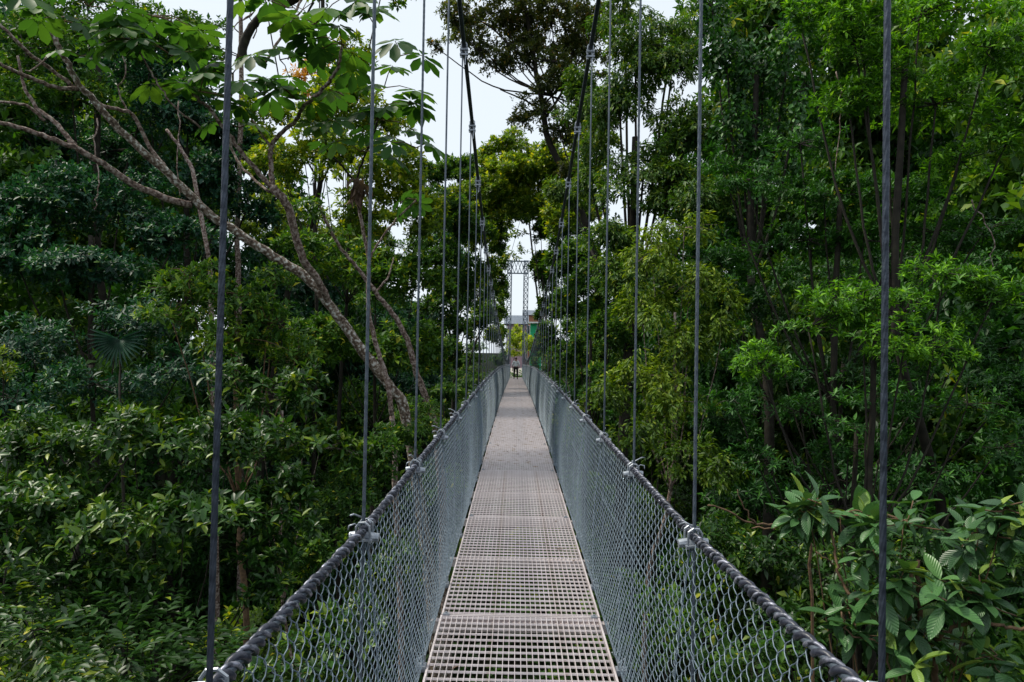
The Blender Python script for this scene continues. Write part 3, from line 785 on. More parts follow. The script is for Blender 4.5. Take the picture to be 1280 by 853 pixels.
palmate(t, [(60, 22, 11, 60, 7), (130, 40, 11, 55, 7), (190, 20, 10.5, 60, 8), (110, 8, 11, 60, 7), (20, 10, 10.5, 50, 6), (100, 70, 11.5, 30, 3)], 11, L=.42)

t2 = t      # the forked limb grows out of the leaning trunk
for nm, pts, w0, w1 in [
    ('branch', [(414, 384, 13.5), (398, 352, 13.0), (377, 318, 12.6), (362, 265, 12.2), (348, 243, 12), (340, 235, 12)], 12, 15),
    ('branch', [(340, 236, 12), (338, 205, 12), (339, 184, 12), (350, 168, 11.9), (367, 153, 11.8), (381, 133, 11.6), (400, 115, 11.4), (415, 99, 11.2), (424, 80, 11), (427, 58, 10.9)], 9, 5),
    ('branch', [(339, 186, 12), (325, 165, 12), (315, 150, 12)], 5, 3),
    ('branch', [(342, 238, 12), (313, 204, 11.8), (289, 173, 11.6), (268, 143, 11.4), (256, 131, 11.3), (240, 118, 11.2)], 9, 5),
    ('branch', [(336, 240, 12), (315, 222, 12.2), (300, 205, 12.3), (288, 180, 12.4), (285, 150, 12.3), (289, 116, 12.2), (291, 92, 12)], 5, 4),
    ('branch', [(250, 160, 11.3), (218, 133, 11), (197, 105, 10.8), (184, 82, 10.7), (167, 51, 10.6)], 3.5, 3),
    ('branch', [(330, 80, 11.8), (348, 52, 11.8), (362, 30, 11.8), (376, 0, 11.8), (380, -20, 11.8)], 5, 4),
]: limb(pts, w0, w1, nm, 'bark_dark' if w0 < 9.5 and nm == 'branch' and pts[0][0] > 345 else 'bark_pink', t2)
palmate(t2, [(427, 55, 10.9, 60, 8), (395, 30, 11, 60, 7), (291, 92, 11.6, 60, 9), (250, 115, 11, 48, 7), (170, 50, 10.5, 50, 7), (330, 120, 11.4, 55, 7), (370, 125, 11.4, 40, 5),
             (215, 70, 10.8, 50, 6), (470, 35, 10.8, 38, 5), (310, 75, 11.4, 60, 6), (350, 75, 11.4, 45, 5), (300, 160, 11.8, 40, 4), (200, 110, 11, 40, 4), (360, 10, 11, 50, 5)], 12, L=.44)

t3 = stem_thing('slender_tree', 'slender leaning tree with mottled trunk, meeting the left handrail in front of the forest', 'tree', (543, 530, 16))
limb([(548, 560, 16), (542, 525, 16), (530, 490, 15.8), (518, 458, 15.6), (509, 424, 15.4), (490, 392, 15.2), (470, 366, 15), (446, 334, 14.8), (422, 304, 14.6), (398, 256, 14.4)], 13, 5, 'trunk', 'bark_pink', t3)
limb([(470, 366, 15), (486, 345, 15), (492, 322, 15)], 4, 2, 'branch', 'bark_pink', t3)
me, _ = crown('crown', 'small', 'mid', .13, [(np.array(at(400, 262, 14.4)), np.array([.5, .5, .4])), (np.array(at(430, 300, 14.8)), np.array([.5, .5, .3]))], .5, .1, 3)
link('crown', me, t3, -Vector(t3.location))

t4 = stem_thing('umbrella_tree', 'thin upright umbrella tree with a dried brown leaf cluster at its fork', 'tree', (484, 490, 13.4))
limb([(490, 520, 13.5), (485, 482, 13.4), (470, 430, 13.3), (461, 390, 13.2), (461, 340, 13), (460, 320, 12.9), (452, 275, 12.8), (446, 246, 12.7), (443, 224, 12.6)], 9, 5, 'trunk', 'bark_pink', t4)
limb([(446, 228, 12.6), (452, 205, 12.5), (465, 174, 12.3), (472, 150, 12.2)], 4, 3, 'branch', 'bark_dark', t4)
limb([(462, 325, 12.9), (470, 309, 12.9), (489, 282, 12.8), (505, 265, 12.7), (520, 251, 12.6)], 4, 3, 'branch', 'bark_pink', t4)
limb([(443, 226, 12.6), (425, 205, 12.5), (410, 190, 12.4), (408, 165, 12.3)], 3.5, 2.5, 'branch', 'bark_dark', t4)
palmate(t4, [(472, 150, 12, 46, 7), (480, 110, 11.8, 45, 6), (510, 130, 11.6, 40, 5), (408, 165, 12, 44, 6), (520, 185, 11.8, 34, 4), (450, 190, 12.2, 50, 5), (430, 120, 12, 40, 4), (500, 70, 11.4, 30, 4), (520, 250, 12.4, 40, 3)], 14, L=.40)
root(t3, (548, 560, 16), 13, 'bark_pink'); root(t4, (490, 520, 13.5), 9, 'bark_pink')
r_ = np.random.default_rng(4); n = 26
c4 = np.array(at(446, 228, 12.5) - Vector(t4.location))
me = leaves_to_mesh('dry_leaf_cluster', c4 + r_.normal(0, .06, (n, 3)), np.array([0, 0, -1.]) + r_.normal(0, .4, (n, 3)), r_.normal(0, 1, (n, 3)), r_.uniform(.25, .5, n), r_.uniform(.06, .13, n), r_.random(n), 'mid', M['dry'])
link('dry_leaf_cluster', me, t4)

# ------------------------------------------------------------------ leafy trees and shrubs, left bank
BL = 'broadleaf_tree'
veg('laurel_shrub', 'broad glossy shrub with pale oval leaves filling the lower left of the photo', 'shrub', 'laurel', 'laurel', .135,
    [(50, 560, 7.6, 95, 55), (170, 545, 7.4, 90, 50), (290, 560, 7.6, 85, 55), (230, 640, 7.0, 105, 60), (90, 660, 6.8, 110, 62), (360, 640, 7.4, 60, 62), (330, 720, 7.0, 60, 50), (150, 720, 6.8, 90, 44), (60, 610, 7.2, 80, 44)], 1.35, .0, 21, tone=-.02, twigs=7, bark='bark_dark', trunk_r=.06)  # leaf tone taken down, low shade put into the colour
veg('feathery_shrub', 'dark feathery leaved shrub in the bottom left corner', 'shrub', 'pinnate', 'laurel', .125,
    [(40, 790, 6.0, 110, 60), (160, 800, 6.0, 90, 52), (260, 830, 6.0, 60, 40)], .85, .02, 22, tone=-.2, twigs=5, bark='bark_dark', trunk_r=.06)  # lowered tone paints the deep corner shade into the leaves
veg('young_shrub', 'small olive green shrub with fine leaves right behind the left mesh near the second hanger', 'shrub', 'small', 'mid', .085,
    [(470, 570, 9.5, 42, 50), (435, 620, 9.0, 45, 45), (500, 545, 10.5, 35, 35), (400, 690, 8.5, 50, 50)], .8, .05, 23, twigs=12, trunk_r=.04)
veg('rosette_tree', 'small tree with bare forking stems and drooping rosettes between the first two left hangers', 'tree', 'laurel', 'laurel', .16,
    [(350, 500, 9.2, 62, 36), (385, 480, 9.4, 46, 36), (300, 470, 9.2, 50, 36), (400, 560, 9.0, 44, 50), (330, 560, 8.8, 50, 40)], .75, .05, 24, twigs=8, bark='bark_pink', trunk_r=.045, tone=.05)
veg('climber_thicket', 'tangled climber thicket with mixed light leaves draped below the leaning trunk', 'shrub', 'laurel', 'mid', .15,
    [(235, 350, 10.8, 66, 34), (295, 368, 10.6, 50, 36), (335, 405, 10.6, 44, 44), (290, 425, 10.4, 66, 46), (215, 400, 10.6, 66, 44), (345, 350, 11.4, 34, 20), (370, 450, 11.2, 44, 34)], .95, .03, 25, tone=.14, twigs=14, bark='twig', trunk_r=.10)
veg('mounded_tree', 'dark mounded tree at the left edge below eye level, dull bluish leaves', 'tree', 'laurel', 'blue_dark', .16,
    [(40, 440, 12.5, 90, 50), (150, 410, 12.8, 90, 50), (120, 480, 12, 95, 40), (230, 460, 12, 70, 45), (20, 500, 11, 70, 40)], .9, .03, 26)
veg('sapling', 'bright yellow green sapling at the left picture edge below the dark mounded tree', 'shrub', 'laurel', 'yellow', .10, [(6, 460, 10.5, 26, 20), (2, 445, 10.5, 18, 12)], .8, 0, 27, trunk_r=.03)
veg(BL, 'dark bluish leaved tree on the left bank under the leaning branches', 'tree', 'small', 'blue_dark', .17,
    [(50, 250, 18, 90, 62), (150, 262, 18.5, 90, 55), (20, 330, 17, 80, 55), (120, 335, 17, 95, 45), (220, 300, 18, 60, 45)], .9, .02, 28, trunk_r=.2)
veg(BL, 'tall dark tree behind the leaning trunk, between the left edge and the first hanger', 'tree', 'small', 'blue_dark', .2,
    [(235, 150, 23, 80, 75), (130, 190, 23, 85, 60), (250, 230, 22, 70, 50), (180, 100, 24, 80, 50), (300, 190, 24, 50, 60), (310, 260, 22, 44, 36)], .9, .0, 29, trunk_r=.28)
veg(BL, 'mid green tree in the top left corner behind the umbrella leaves', 'tree', 'small', 'mid', .19,
    [(30, 60, 21, 80, 55), (110, 30, 22, 80, 50), (20, 150, 20, 60, 50), (200, 40, 23, 70, 50), (90, 120, 21, 70, 40), (255, 60, 24, 40, 50)], .8, .06, 30, trunk_r=.25)
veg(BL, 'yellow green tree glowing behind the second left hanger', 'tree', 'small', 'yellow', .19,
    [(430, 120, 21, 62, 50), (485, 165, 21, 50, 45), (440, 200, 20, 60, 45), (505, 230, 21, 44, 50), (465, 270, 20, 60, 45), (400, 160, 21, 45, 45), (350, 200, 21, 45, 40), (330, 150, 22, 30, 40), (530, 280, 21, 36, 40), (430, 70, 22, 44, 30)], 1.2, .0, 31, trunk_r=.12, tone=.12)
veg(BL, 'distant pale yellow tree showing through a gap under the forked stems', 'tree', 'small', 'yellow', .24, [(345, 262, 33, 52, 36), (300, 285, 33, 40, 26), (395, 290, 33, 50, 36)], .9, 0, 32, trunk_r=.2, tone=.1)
veg(BL, 'tree with orange and pink blossom high behind the second left hanger', 'tree', 'small', 'blossom', .2, [(390, 92, 27, 34, 26), (372, 120, 27, 26, 18), (425, 120, 27, 22, 14)], .4, .15, 33, trunk_r=.15)
veg(BL, 'dark green tree behind the slender leaning trunks left of the walkway', 'tree', 'small', 'mid', .18,
    [(400, 330, 19, 70, 50), (470, 360, 19, 55, 50), (410, 440, 18, 60, 60), (480, 440, 18, 50, 50), (520, 350, 20, 40, 60), (530, 450, 19, 32, 50)], 1.1, .0, 34, trunk_r=.12, tone=.12)
veg('shrub', 'leafy shrub pressed against the left mesh beyond the third hanger', 'shrub', 'laurel', 'mid', .13,
    [(520, 510, 15, 36, 28), (555, 490, 18, 32, 26), (585, 470, 24, 26, 20), (540, 545, 13.5, 30, 24)], .8, 0, 35, trunk_r=.05)
veg(BL, 'dark round tree in the middle distance left of the main cable', 'tree', 'small', 'mid', .22,
    [(548, 262, 31, 42, 44), (585, 285, 32, 34, 46), (545, 330, 30, 46, 44), (590, 360, 32, 32, 40), (555, 400, 29, 46, 50), (600, 410, 36, 24, 30), (560, 450, 27, 40, 30)], 1.6, -.1, 36, trunk_r=.22, tone=-.04)
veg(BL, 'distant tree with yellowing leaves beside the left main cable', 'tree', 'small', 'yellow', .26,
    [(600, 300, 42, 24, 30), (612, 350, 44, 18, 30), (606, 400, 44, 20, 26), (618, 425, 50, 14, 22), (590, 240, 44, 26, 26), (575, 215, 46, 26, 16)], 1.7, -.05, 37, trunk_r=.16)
veg(BL, 'spreading dark tree at the top edge above the forked umbrella tree', 'tree', 'small', 'mid', .2,
    [(330, -10, 22, 60, 22), (400, -16, 22, 70, 22), (480, -22, 22, 50, 20)], .7, .1, 38, trunk_r=.2, base=(-9, 24))
# heavy dark limb over the forked tree
tl = stem_thing('old_tree', 'old tree with a heavy dark limb arching across the sky, top left', 'tree', (303, 120, 23))
limb([(296, 300, 23), (300, 200, 23), (302, 100, 23), (301, 40, 23), (300, -40, 23)], 9, 7, 'trunk', 'bark_pink', tl)
limb([(301, 78, 23), (306, 52, 22.9), (318, 30, 22.8), (336, 12, 22.6), (362, 4, 22.4), (384, -8, 22.2), (400, -30, 22)], 17, 8, 'branch', 'bark_dark', tl)
limb([(392, 3, 22.2), (372, 40, 22.2), (360, 75, 22)], 4, 2, 'branch', 'bark_dark', tl)
root(tl, (296, 300, 23), 9, 'bark_pink')
for q in range(10):
    x0 = 290 + rng.uniform(0, 90); y0 = rng.uniform(0, 50)
    limb([(x0, y0, 23.5), (x0 + rng.uniform(-20, 20), y0 - 12, 23.5), (x0 + rng.uniform(-40, 40), y0 - 30, 23.5), (x0 + rng.uniform(-50, 50), y0 - 55, 23.5)], 2.6, 1.2, 'twig', 'bark_pink', tl, 4, 5)

# reddish broken limb in the dark
t = stem_thing('dead_tree', 'reddish dead trunk leaning in the dark behind the leaning tree', 'dead tree', (243, 228, 17))
limb([(262, 330, 17), (243, 225, 17), (228, 190, 17), (208, 162, 17)], 8, 5, 'trunk', 'bark_pink', t); root(t, (262, 330, 17), 8, 'bark_pink')

for i, pts in enumerate([[(222, 128, 17), (224, 170, 17), (221, 210, 17), (225, 245, 17)], [(121, 150, 16), (119, 190, 16), (123, 230, 16), (118, 262, 16)], [(1046, 90, 11.8), (1050, 150, 11.8), (1044, 215, 11.8)], [(1215, 250, 11), (1240, 300, 10.8), (1238, 350, 10.8)]]):
    v = stem_thing('hanging_vine', ['thin bare vine hanging left of the first hanger', 'thin bare vine hanging beneath the leaning branches near the left edge', 'thin vine hanging inside the bright overhanging tree at the top right', 'crooked vine dropping behind the rounded bright tree at the right edge'][i], 'vine', pts[0])
    limb(pts, 2.4, 1.6, 'stem', 'bark_pink', v, 5, 5, wob=.02)
# palm with fan leaf
t = stem_thing('fan_palm', 'small dark fan palm half hidden in the thicket left of the first hanger', 'palm', (150, 470, 10.8))
limb([(150, 560, 11), (150, 470, 11.6), (150, 432, 11.7)], 5, 3, 'trunk', 'bark_dark', t); root(t, (150, 560, 11), 5, 'bark_dark')
n = 22; a = np.linspace(-2.0, 2.0, n)
c0 = np.array(at(150, 425, 11.6) - Vector(t.location))
D = np.stack([np.sin(a), -.35 - .1 * np.cos(a), -np.cos(a) * .9], -1)
link('fan_leaf', leaves_to_mesh('fan_leaf', np.repeat(c0[None], n, 0), D, np.tile([0, -1., .35], (n, 1)), np.full(n, .5), np.full(n, .05), rng.uniform(.2, .6, n), 'mid', M['blue_dark']), t)

# ------------------------------------------------------------------ right bank
veg(BL, 'bright green tree overhanging the top right corner with whorled leaf sprays', 'tree', 'whorl', 'whorl', .15,
    [(1075, 50, 11, 66, 46), (1150, 20, 11, 70, 40), (1240, 60, 10.5, 70, 50), (1060, 130, 11.2, 60, 40), (1170, 130, 11, 80, 45), (1265, 165, 10.5, 60, 50), (1200, 200, 11, 70, 30), (1060, -5, 11, 60, 30), (1110, 90, 11.2, 60, 36), (1000, 30, 11.6, 30, 30)], 1.05, .06, 41, tone=.12, twigs=12, trunk_r=.16, bark='bark_dark', base=(8.6, 13))
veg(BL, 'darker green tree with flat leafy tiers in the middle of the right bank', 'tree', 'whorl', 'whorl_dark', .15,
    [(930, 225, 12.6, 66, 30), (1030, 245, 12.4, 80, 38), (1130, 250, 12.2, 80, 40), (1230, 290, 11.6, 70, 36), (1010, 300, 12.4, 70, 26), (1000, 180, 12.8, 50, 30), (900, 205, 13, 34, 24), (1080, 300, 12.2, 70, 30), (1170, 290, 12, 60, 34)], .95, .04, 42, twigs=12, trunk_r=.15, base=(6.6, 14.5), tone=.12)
veg(BL, 'rounded bright green tree at mid height on the right, just behind the first right hanger', 'tree', 'whorl', 'whorl', .13,
    [(1080, 375, 9, 84, 40), (1180, 340, 9, 78, 34), (1010, 410, 9.2, 74, 38), (1240, 380, 8.8, 64, 44), (1130, 430, 8.8, 96, 36), (950, 455, 9.4, 50, 32)], .95, .04, 43, tone=.14, twigs=12, trunk_r=.12, base=(5.2, 10.2))
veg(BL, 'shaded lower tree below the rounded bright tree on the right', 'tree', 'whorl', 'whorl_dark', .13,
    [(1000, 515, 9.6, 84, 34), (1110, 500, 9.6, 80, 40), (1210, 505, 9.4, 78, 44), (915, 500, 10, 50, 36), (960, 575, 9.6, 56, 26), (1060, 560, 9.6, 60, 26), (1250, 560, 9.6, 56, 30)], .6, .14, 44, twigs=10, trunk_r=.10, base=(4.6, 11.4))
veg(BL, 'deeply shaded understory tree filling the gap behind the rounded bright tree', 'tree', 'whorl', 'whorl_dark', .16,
    [(900, 330, 14.5, 60, 44), (960, 370, 14.2, 60, 50), (1040, 340, 14, 70, 40), (1130, 320, 14, 70, 34), (1230, 340, 13.6, 70, 34), (930, 440, 13.6, 60, 50), (1000, 470, 13, 60, 40), (900, 520, 13, 50, 44), (1100, 470, 12.6, 70, 44), (1200, 440, 12.4, 70, 44), (950, 620, 12, 70, 44), (1050, 600, 11.6, 70, 44), (1170, 590, 11.4, 80, 44), (1260, 500, 11.6, 50, 50)], .75, 0, 61, twigs=5, trunk_r=.12, tone=-.12, base=(7.4, 15.4))  # dark leaf and lowered tone carry the understory shade in their colour
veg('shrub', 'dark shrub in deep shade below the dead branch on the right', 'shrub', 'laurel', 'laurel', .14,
    [(960, 690, 9, 66, 44), (1050, 720, 8.6, 66, 44), (900, 680, 9.6, 50, 40), (1150, 700, 8.4, 80, 50), (1260, 720, 8.2, 60, 60), (980, 790, 8, 70, 50)], .7, 0, 62, twigs=6, trunk_r=.05, tone=-.15, bark='bark_dark')  # shade here is also painted in, as a lower leaf tone
# rhododendron like shrub, close
RB = at(1160, 900, 4.9)
t = veg('large_leaved_shrub', 'close shrub with large veined drooping leaves in the lower right corner', 'shrub', 'big', 'big', .20,
    [(1050, 645, 4.9, 60, 26), (1130, 650, 4.8, 66, 30), (1225, 665, 4.6, 66, 32), (1110, 715, 4.7, 72, 38), (1215, 740, 4.5, 66, 50), (1060, 760, 4.8, 44, 34), (1130, 800, 4.7, 80, 44), (1240, 820, 4.5, 50, 40), (1255, 635, 4.5, 44, 26), (1010, 640, 5, 34, 22)], .95, .0, 45, twigs=9, bark='twig', trunk_r=.045, base=(RB.x + .1, RB.y + .25))
for pts, w0, w1 in [([(1175, 860, 4.8), (1160, 810, 4.75), (1150, 760, 4.7), (1148, 700, 4.7)], 12, 6), ([(1165, 805, 4.75), (1110, 775, 4.7), (1060, 740, 4.75), (1045, 700, 4.8), (1040, 660, 4.9)], 7, 4),
                    ([(1168, 800, 4.6), (1190, 785, 4.5), (1225, 778, 4.4), (1260, 785, 4.3), (1300, 790, 4.2)], 7, 6), ([(1180, 820, 4.7), (1200, 838, 4.6)], 7, 5),
                    ([(1112, 870, 4.6), (1105, 810, 4.6), (1060, 790, 4.6), (1052, 765, 4.6)], 4, 3), ([(1044, 705, 4.8), (1020, 690, 4.8)], 3, 2)]:
    limb(pts, w0, w1, 'branch', 'twig', t, 6, 7)
veg(BL, 'yellowish tree with drooping leaves behind the second right hanger', 'tree', 'droop', 'droop', .125,
    [(815, 315, 12.6, 38, 36), (855, 285, 12.8, 36, 26), (865, 350, 12.6, 44, 40), (800, 380, 12.6, 44, 44), (860, 430, 12.4, 44, 44), (800, 470, 12.2, 46, 44), (850, 505, 12, 44, 36), (905, 400, 12.2, 34, 40)], .85, .05, 46, tone=.04, twigs=10, trunk_r=.09, bark='bark_pink')
veg('shrub', 'olive leafed shrub just above the right handrail between second and third hangers', 'shrub', 'droop', 'droop', .12,
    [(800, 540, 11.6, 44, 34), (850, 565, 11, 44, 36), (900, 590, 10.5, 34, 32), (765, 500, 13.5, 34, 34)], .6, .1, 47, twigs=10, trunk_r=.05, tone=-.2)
veg(BL, 'ivy clad column of foliage rising right of the main cable', 'tree', 'droop', 'ivy', .16,
    [(795, 60, 19, 52, 42), (840, 90, 19, 54, 52), (775, 130, 19, 44, 56), (860, 165, 18.5, 54, 50), (805, 215, 18.5, 54, 50), (745, 215, 20, 36, 56), (765, 300, 18, 34, 50), (880, 250, 17.5, 50, 44), (840, 40, 19.5, 40, 20), (790, 350, 17.5, 44, 50), (840, 230, 18, 44, 50), (780, 10, 20, 50, 24), (720, 130, 21, 30, 50), (715, 250, 22, 30, 40)], 1.25, -.05, 48, tone=.1, trunk_r=.3, twigs=6)
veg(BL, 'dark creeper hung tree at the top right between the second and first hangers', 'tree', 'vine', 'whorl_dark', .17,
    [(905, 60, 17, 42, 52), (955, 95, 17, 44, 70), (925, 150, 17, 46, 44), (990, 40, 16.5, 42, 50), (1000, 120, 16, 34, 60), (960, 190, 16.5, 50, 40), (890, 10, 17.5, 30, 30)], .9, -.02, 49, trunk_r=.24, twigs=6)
veg(BL, 'olive green tree between the third right hanger and the yellowish tree', 'tree', 'small', 'mid', .15,
    [(735, 370, 21, 34, 44), (765, 420, 19, 34, 44), (725, 440, 23, 30, 40), (750, 480, 19, 36, 36), (705, 460, 28, 24, 30), (770, 350, 20, 30, 36)], 1.2, .03, 50, trunk_r=.16)
t = veg(BL, 'tall open crowned tree against the white sky above the middle of the bridge', 'tree', 'small', 'backlit', .165,
    [(625, 15, 26, 56, 34), (690, 30, 26, 62, 44), (745, 40, 26, 44, 44), (640, 75, 26, 46, 34), (700, 105, 26, 50, 40), (600, 60, 26, 30, 26), (560, 20, 26, 36, 24), (670, 140, 26, 34, 30), (735, 120, 26, 34, 40), (650, -20, 26, 90, 30), (545, 60, 26, 12, 12), (705, 165, 26, 30, 26), (650, 150, 26, 20, 14), (660, 50, 27, 60, 40), (720, 60, 27, 50, 50), (745, 150, 25, 30, 40), (590, 30, 27, 44, 30), (715, 215, 25, 26, 30)], .8, .0, 51, trunk_r=.2, twigs=16, trunk=tuple(at(690, 120, 26)), base=(3.6, 27.4))
for pts, w0, w1 in [([(752, 420, 26.8), (742, 320, 26.6), (716, 235, 26.3), (686, 178, 26.1), (678, 130, 26), (670, 90, 26), (664, 50, 26), (655, 0, 26)], 14, 6), ([(678, 100, 26), (650, 70, 26), (620, 40, 26), (590, 20, 26)], 5, 2),
                    ([(680, 150, 26), (705, 110, 26), (716, 60, 26), (722, 10, 26)], 5, 3), ([(675, 75, 26), (700, 80, 26), (720, 100, 26), (740, 118, 26)], 6, 5), ([(680, 140, 26), (655, 125, 26), (625, 112, 26)], 4, 2)]:
    limb(pts, w0, w1, 'branch', 'bark_dark', t)
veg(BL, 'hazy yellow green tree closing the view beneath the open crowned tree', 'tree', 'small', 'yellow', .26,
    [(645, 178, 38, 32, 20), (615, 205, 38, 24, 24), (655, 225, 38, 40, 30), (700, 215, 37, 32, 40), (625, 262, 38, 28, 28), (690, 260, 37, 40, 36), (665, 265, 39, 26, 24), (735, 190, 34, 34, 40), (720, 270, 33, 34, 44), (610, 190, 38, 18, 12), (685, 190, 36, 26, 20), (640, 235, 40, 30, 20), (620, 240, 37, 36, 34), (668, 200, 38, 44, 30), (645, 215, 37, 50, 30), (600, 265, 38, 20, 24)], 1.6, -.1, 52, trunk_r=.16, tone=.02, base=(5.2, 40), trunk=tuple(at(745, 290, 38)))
veg(BL, 'leafy olive tree leaning over the far part of the right main cable', 'tree', 'small', 'mid', .25,
    [(695, 280, 36, 30, 32), (700, 330, 34, 26, 34), (690, 385, 36, 22, 34), (676, 330, 40, 14, 28), (715, 385, 30, 26, 34), (680, 430, 44, 14, 26), (725, 330, 32, 30, 40), (700, 430, 33, 26, 36), (735, 450, 28, 26, 40), (676, 290, 42, 14, 26), (680, 345, 44, 14, 30), (678, 390, 48, 11, 22), (664, 262, 40, 18, 18)], 1.9, -.1, 53, trunk_r=.2, tone=.05)
t = stem_thing('bent_tree', 'bent bare stemmed tree reaching over the far end of the bridge', 'tree', (672, 380, 41))
limb([(690, 470, 41), (676, 400, 41), (668, 340, 41), (664, 300, 41), (658, 262, 41), (642, 246, 41), (636, 225, 41)], 3.5, 2.5, 'trunk', 'bark_dark', t); root(t, (690, 470, 41), 3.5, 'bark_dark')
limb([(660, 268, 41), (645, 270, 41), (630, 262, 41)], 4, 2, 'branch', 'bark_dark', t)
me, _ = crown('crown', 'small', 'yellow', .24, [(np.array(at(640, 292, 41)), np.array([1.0, 1, .4])), (np.array(at(636, 240, 41)), np.array([1.2, 1, .6])), (np.array(at(650, 313, 41)), np.array([.8, .8, .45])), (np.array(at(638, 322, 41)), np.array([.5, .6, .5]))], .35, .1, 8)
link('crown', me, t, -Vector(t.location))
veg(BL, 'round topped green tree under the open sky patch, left of the far tower', 'tree', 'small', 'mid', .24,
    [(535, 222, 45, 30, 24), (565, 212, 45, 30, 22), (595, 222, 45, 30, 26), (618, 236, 45, 26, 26), (580, 258, 45, 40, 26), (612, 275, 45, 24, 26), (632, 262, 44, 22, 24), (622, 312, 46, 14, 26), (620, 352, 47, 14, 26), (622, 392, 50, 12, 26), (652, 270, 42, 22, 18), (628, 290, 46, 12, 22), (627, 330, 48, 10, 22), (629, 372, 52, 8, 20), (626, 420, 54, 8, 20)], 1.8, -.1, 63, tone=.1, base=(-3.6, 47))
veg('lime_bush', 'lime yellow bush seen between the tower legs behind the person', 'shrub', 'small', 'lime', .3, [(641, 424, 92, 11, 16), (650, 430, 92, 12, 18), (646, 440, 92, 14, 12), (646, 414, 93, 10, 9)], .8, 0, 54, trunk_r=.08)
veg('lime_bush', 'lime yellow bush below the green kiosk right of the tower', 'shrub', 'small', 'lime', .3, [(668, 430, 88, 9, 12), (659, 434, 88, 11, 16)], .8, 0, 55, trunk_r=.08)
veg('shrub', 'dark shrub at the left foot of the lattice tower', 'shrub', 'small', 'mid', .2, [(622, 452, 62, 10, 16), (629, 444, 70, 5, 14)], .8, 0, 56, trunk_r=.05)
veg('shrub', 'dark shrub at the right foot of the lattice tower', 'shrub', 'small', 'mid', .2, [(672, 455, 62, 10, 14), (690, 462, 50, 16, 20)], .8, 0, 57, trunk_r=.05)
veg('shrub', 'leafy shrub seen through the right mesh below the walkway', 'shrub', 'laurel', 'mid', .12, [(880, 800, 5.6, 60, 40), (830, 760, 6.4, 50, 34), (940, 830, 5.4, 50, 40)], .8, .05, 58, trunk_r=.04)
veg('shrub', 'leafy shrub seen through the left mesh below the walkway', 'shrub', 'laurel', 'laurel', .12, [(440, 780, 6.2, 60, 44), (390, 830, 5.8, 60, 44), (490, 720, 8, 44, 44)], .8, .05, 59, trunk_r=.04)
# bare dead twigs reaching out of the shade on the right
t = stem_thing('dead_branch', 'bare mossy dead branch poking out of the shade toward the right handrail', 'branch', (985, 655, 6.6))
limb([(1010, 650, 6.8), (975, 656, 6.6), (940, 655, 6.5), (915, 642, 6.4), (885, 632, 6.3)], 4, 3, 'stem', 'twig', t); root(t, (1010, 650, 6.8), 5, 'twig')
limb([(945, 655, 6.5), (928, 632, 6.5), (922, 612, 6.5)], 3, 1.5, 'twig', 'twig', t)
limb([(990, 655, 6.7), (965, 660, 6.6), (940, 661, 6.6)], 3, 3, 'twig', 'twig', t)

# ------------------------------------------------------------------ forest beyond: tall trees sharing three crowns
def bg_crown(seed, matn):
    r = np.random.default_rng(seed); L = []
    for i in range(11):
        a = r.uniform(0, 6.28); q = r.uniform(0, 2.9); z = r.uniform(-4.2, 3.6)
        s = 1 - .45 * max(0, z) / 3.6
        L.append((np.array([math.cos(a) * q * s, math.sin(a) * q * s, z]), np.array([1.7, 1.7, 1.25]) * r.uniform(.8, 1.2)))
    me, _ = crown('crown', 'small', matn, .25, L, .85, .02, seed)
    return me
bgm = [bg_crown(101, 'blue_dark'), bg_crown(102, 'mid'), bg_crown(103, 'whorl_dark'), bg_crown(104, 'ivy')]
tb = MB().tube([(0, 0, 0), (.05, 0, .35), (-.05, .05, .7), (0, 0, 1)], [1, .8, .62, .4], 8, rough=.06).mesh('trunk', M['bark_dark'], True)
def bg_tree(x, y, ztop, sc_, kind, label, grp, aspect=1.0):
    z0 = float(gz(x, y)) - .2
    t = thing('forest_tree', label, 'tree', (x, y, z0), grp)
    ch = 5.0 * sc_ * aspect
    c = link('crown', bgm[kind], t, (0, 0, ztop - ch - z0)); c.scale = (sc_, sc_, sc_ * aspect); c.rotation_euler = (0, 0, rng.uniform(0, 6.28))
    k = link('trunk', tb, t); k.scale = (.10 * sc_, .10 * sc_, ztop - ch - z0); 
    return t
KIND = ['bluish leaved', 'mid green', 'dark glossy leaved', 'pale ivy covered']
def bg_label(side, kind, y):
    near = 'in the shade close behind the front trees' if y < 30 else 'deep in the wood near the vanishing point'
    return ('%s forest tree %s, %s bank' % (KIND[kind], near, side), '%s trees %s bank %s' % (KIND[kind], side, 'near row' if y < 30 else 'far row'))
# (x, y, top, scale)
left_bg = [(-15, 19, 4, 1.1), (-19, 24, 9, 1.3), (-14, 28, 8, 1.2), (-22, 30, 14, 1.6), (-11.5, 33, 6, 1.1), (-17, 36, 12, 1.5), (-27, 36, 18, 1.7), (-12, 41, 7.5, 1.2), (-22, 44, 16, 1.7), (-32, 42, 19, 1.8), (-8.2, 48, 5.5, 1.1), (-15, 50, 9, 1.4), (-38, 50, 23, 2),
           (-27, 54, 19, 1.9), (-20, 60, 13, 1.6), (-9, 60, 6, 1.2), (-12, 23, 1, 1.0), (-9, 26, -.5, .9), (-10, 16, -2.5, .9), (-6.5, 38, .5, .8), (-7, 31, -.5, .9), (-6, 56, 3.0, .8), (-12, 70, 7, 1.3), (-4.8, 45, .5, .7), (-5.6, 60, 13.5, .8), (-5.4, 78, 15.5, 1.0), (-12.5, 62, 13, 1.2)]
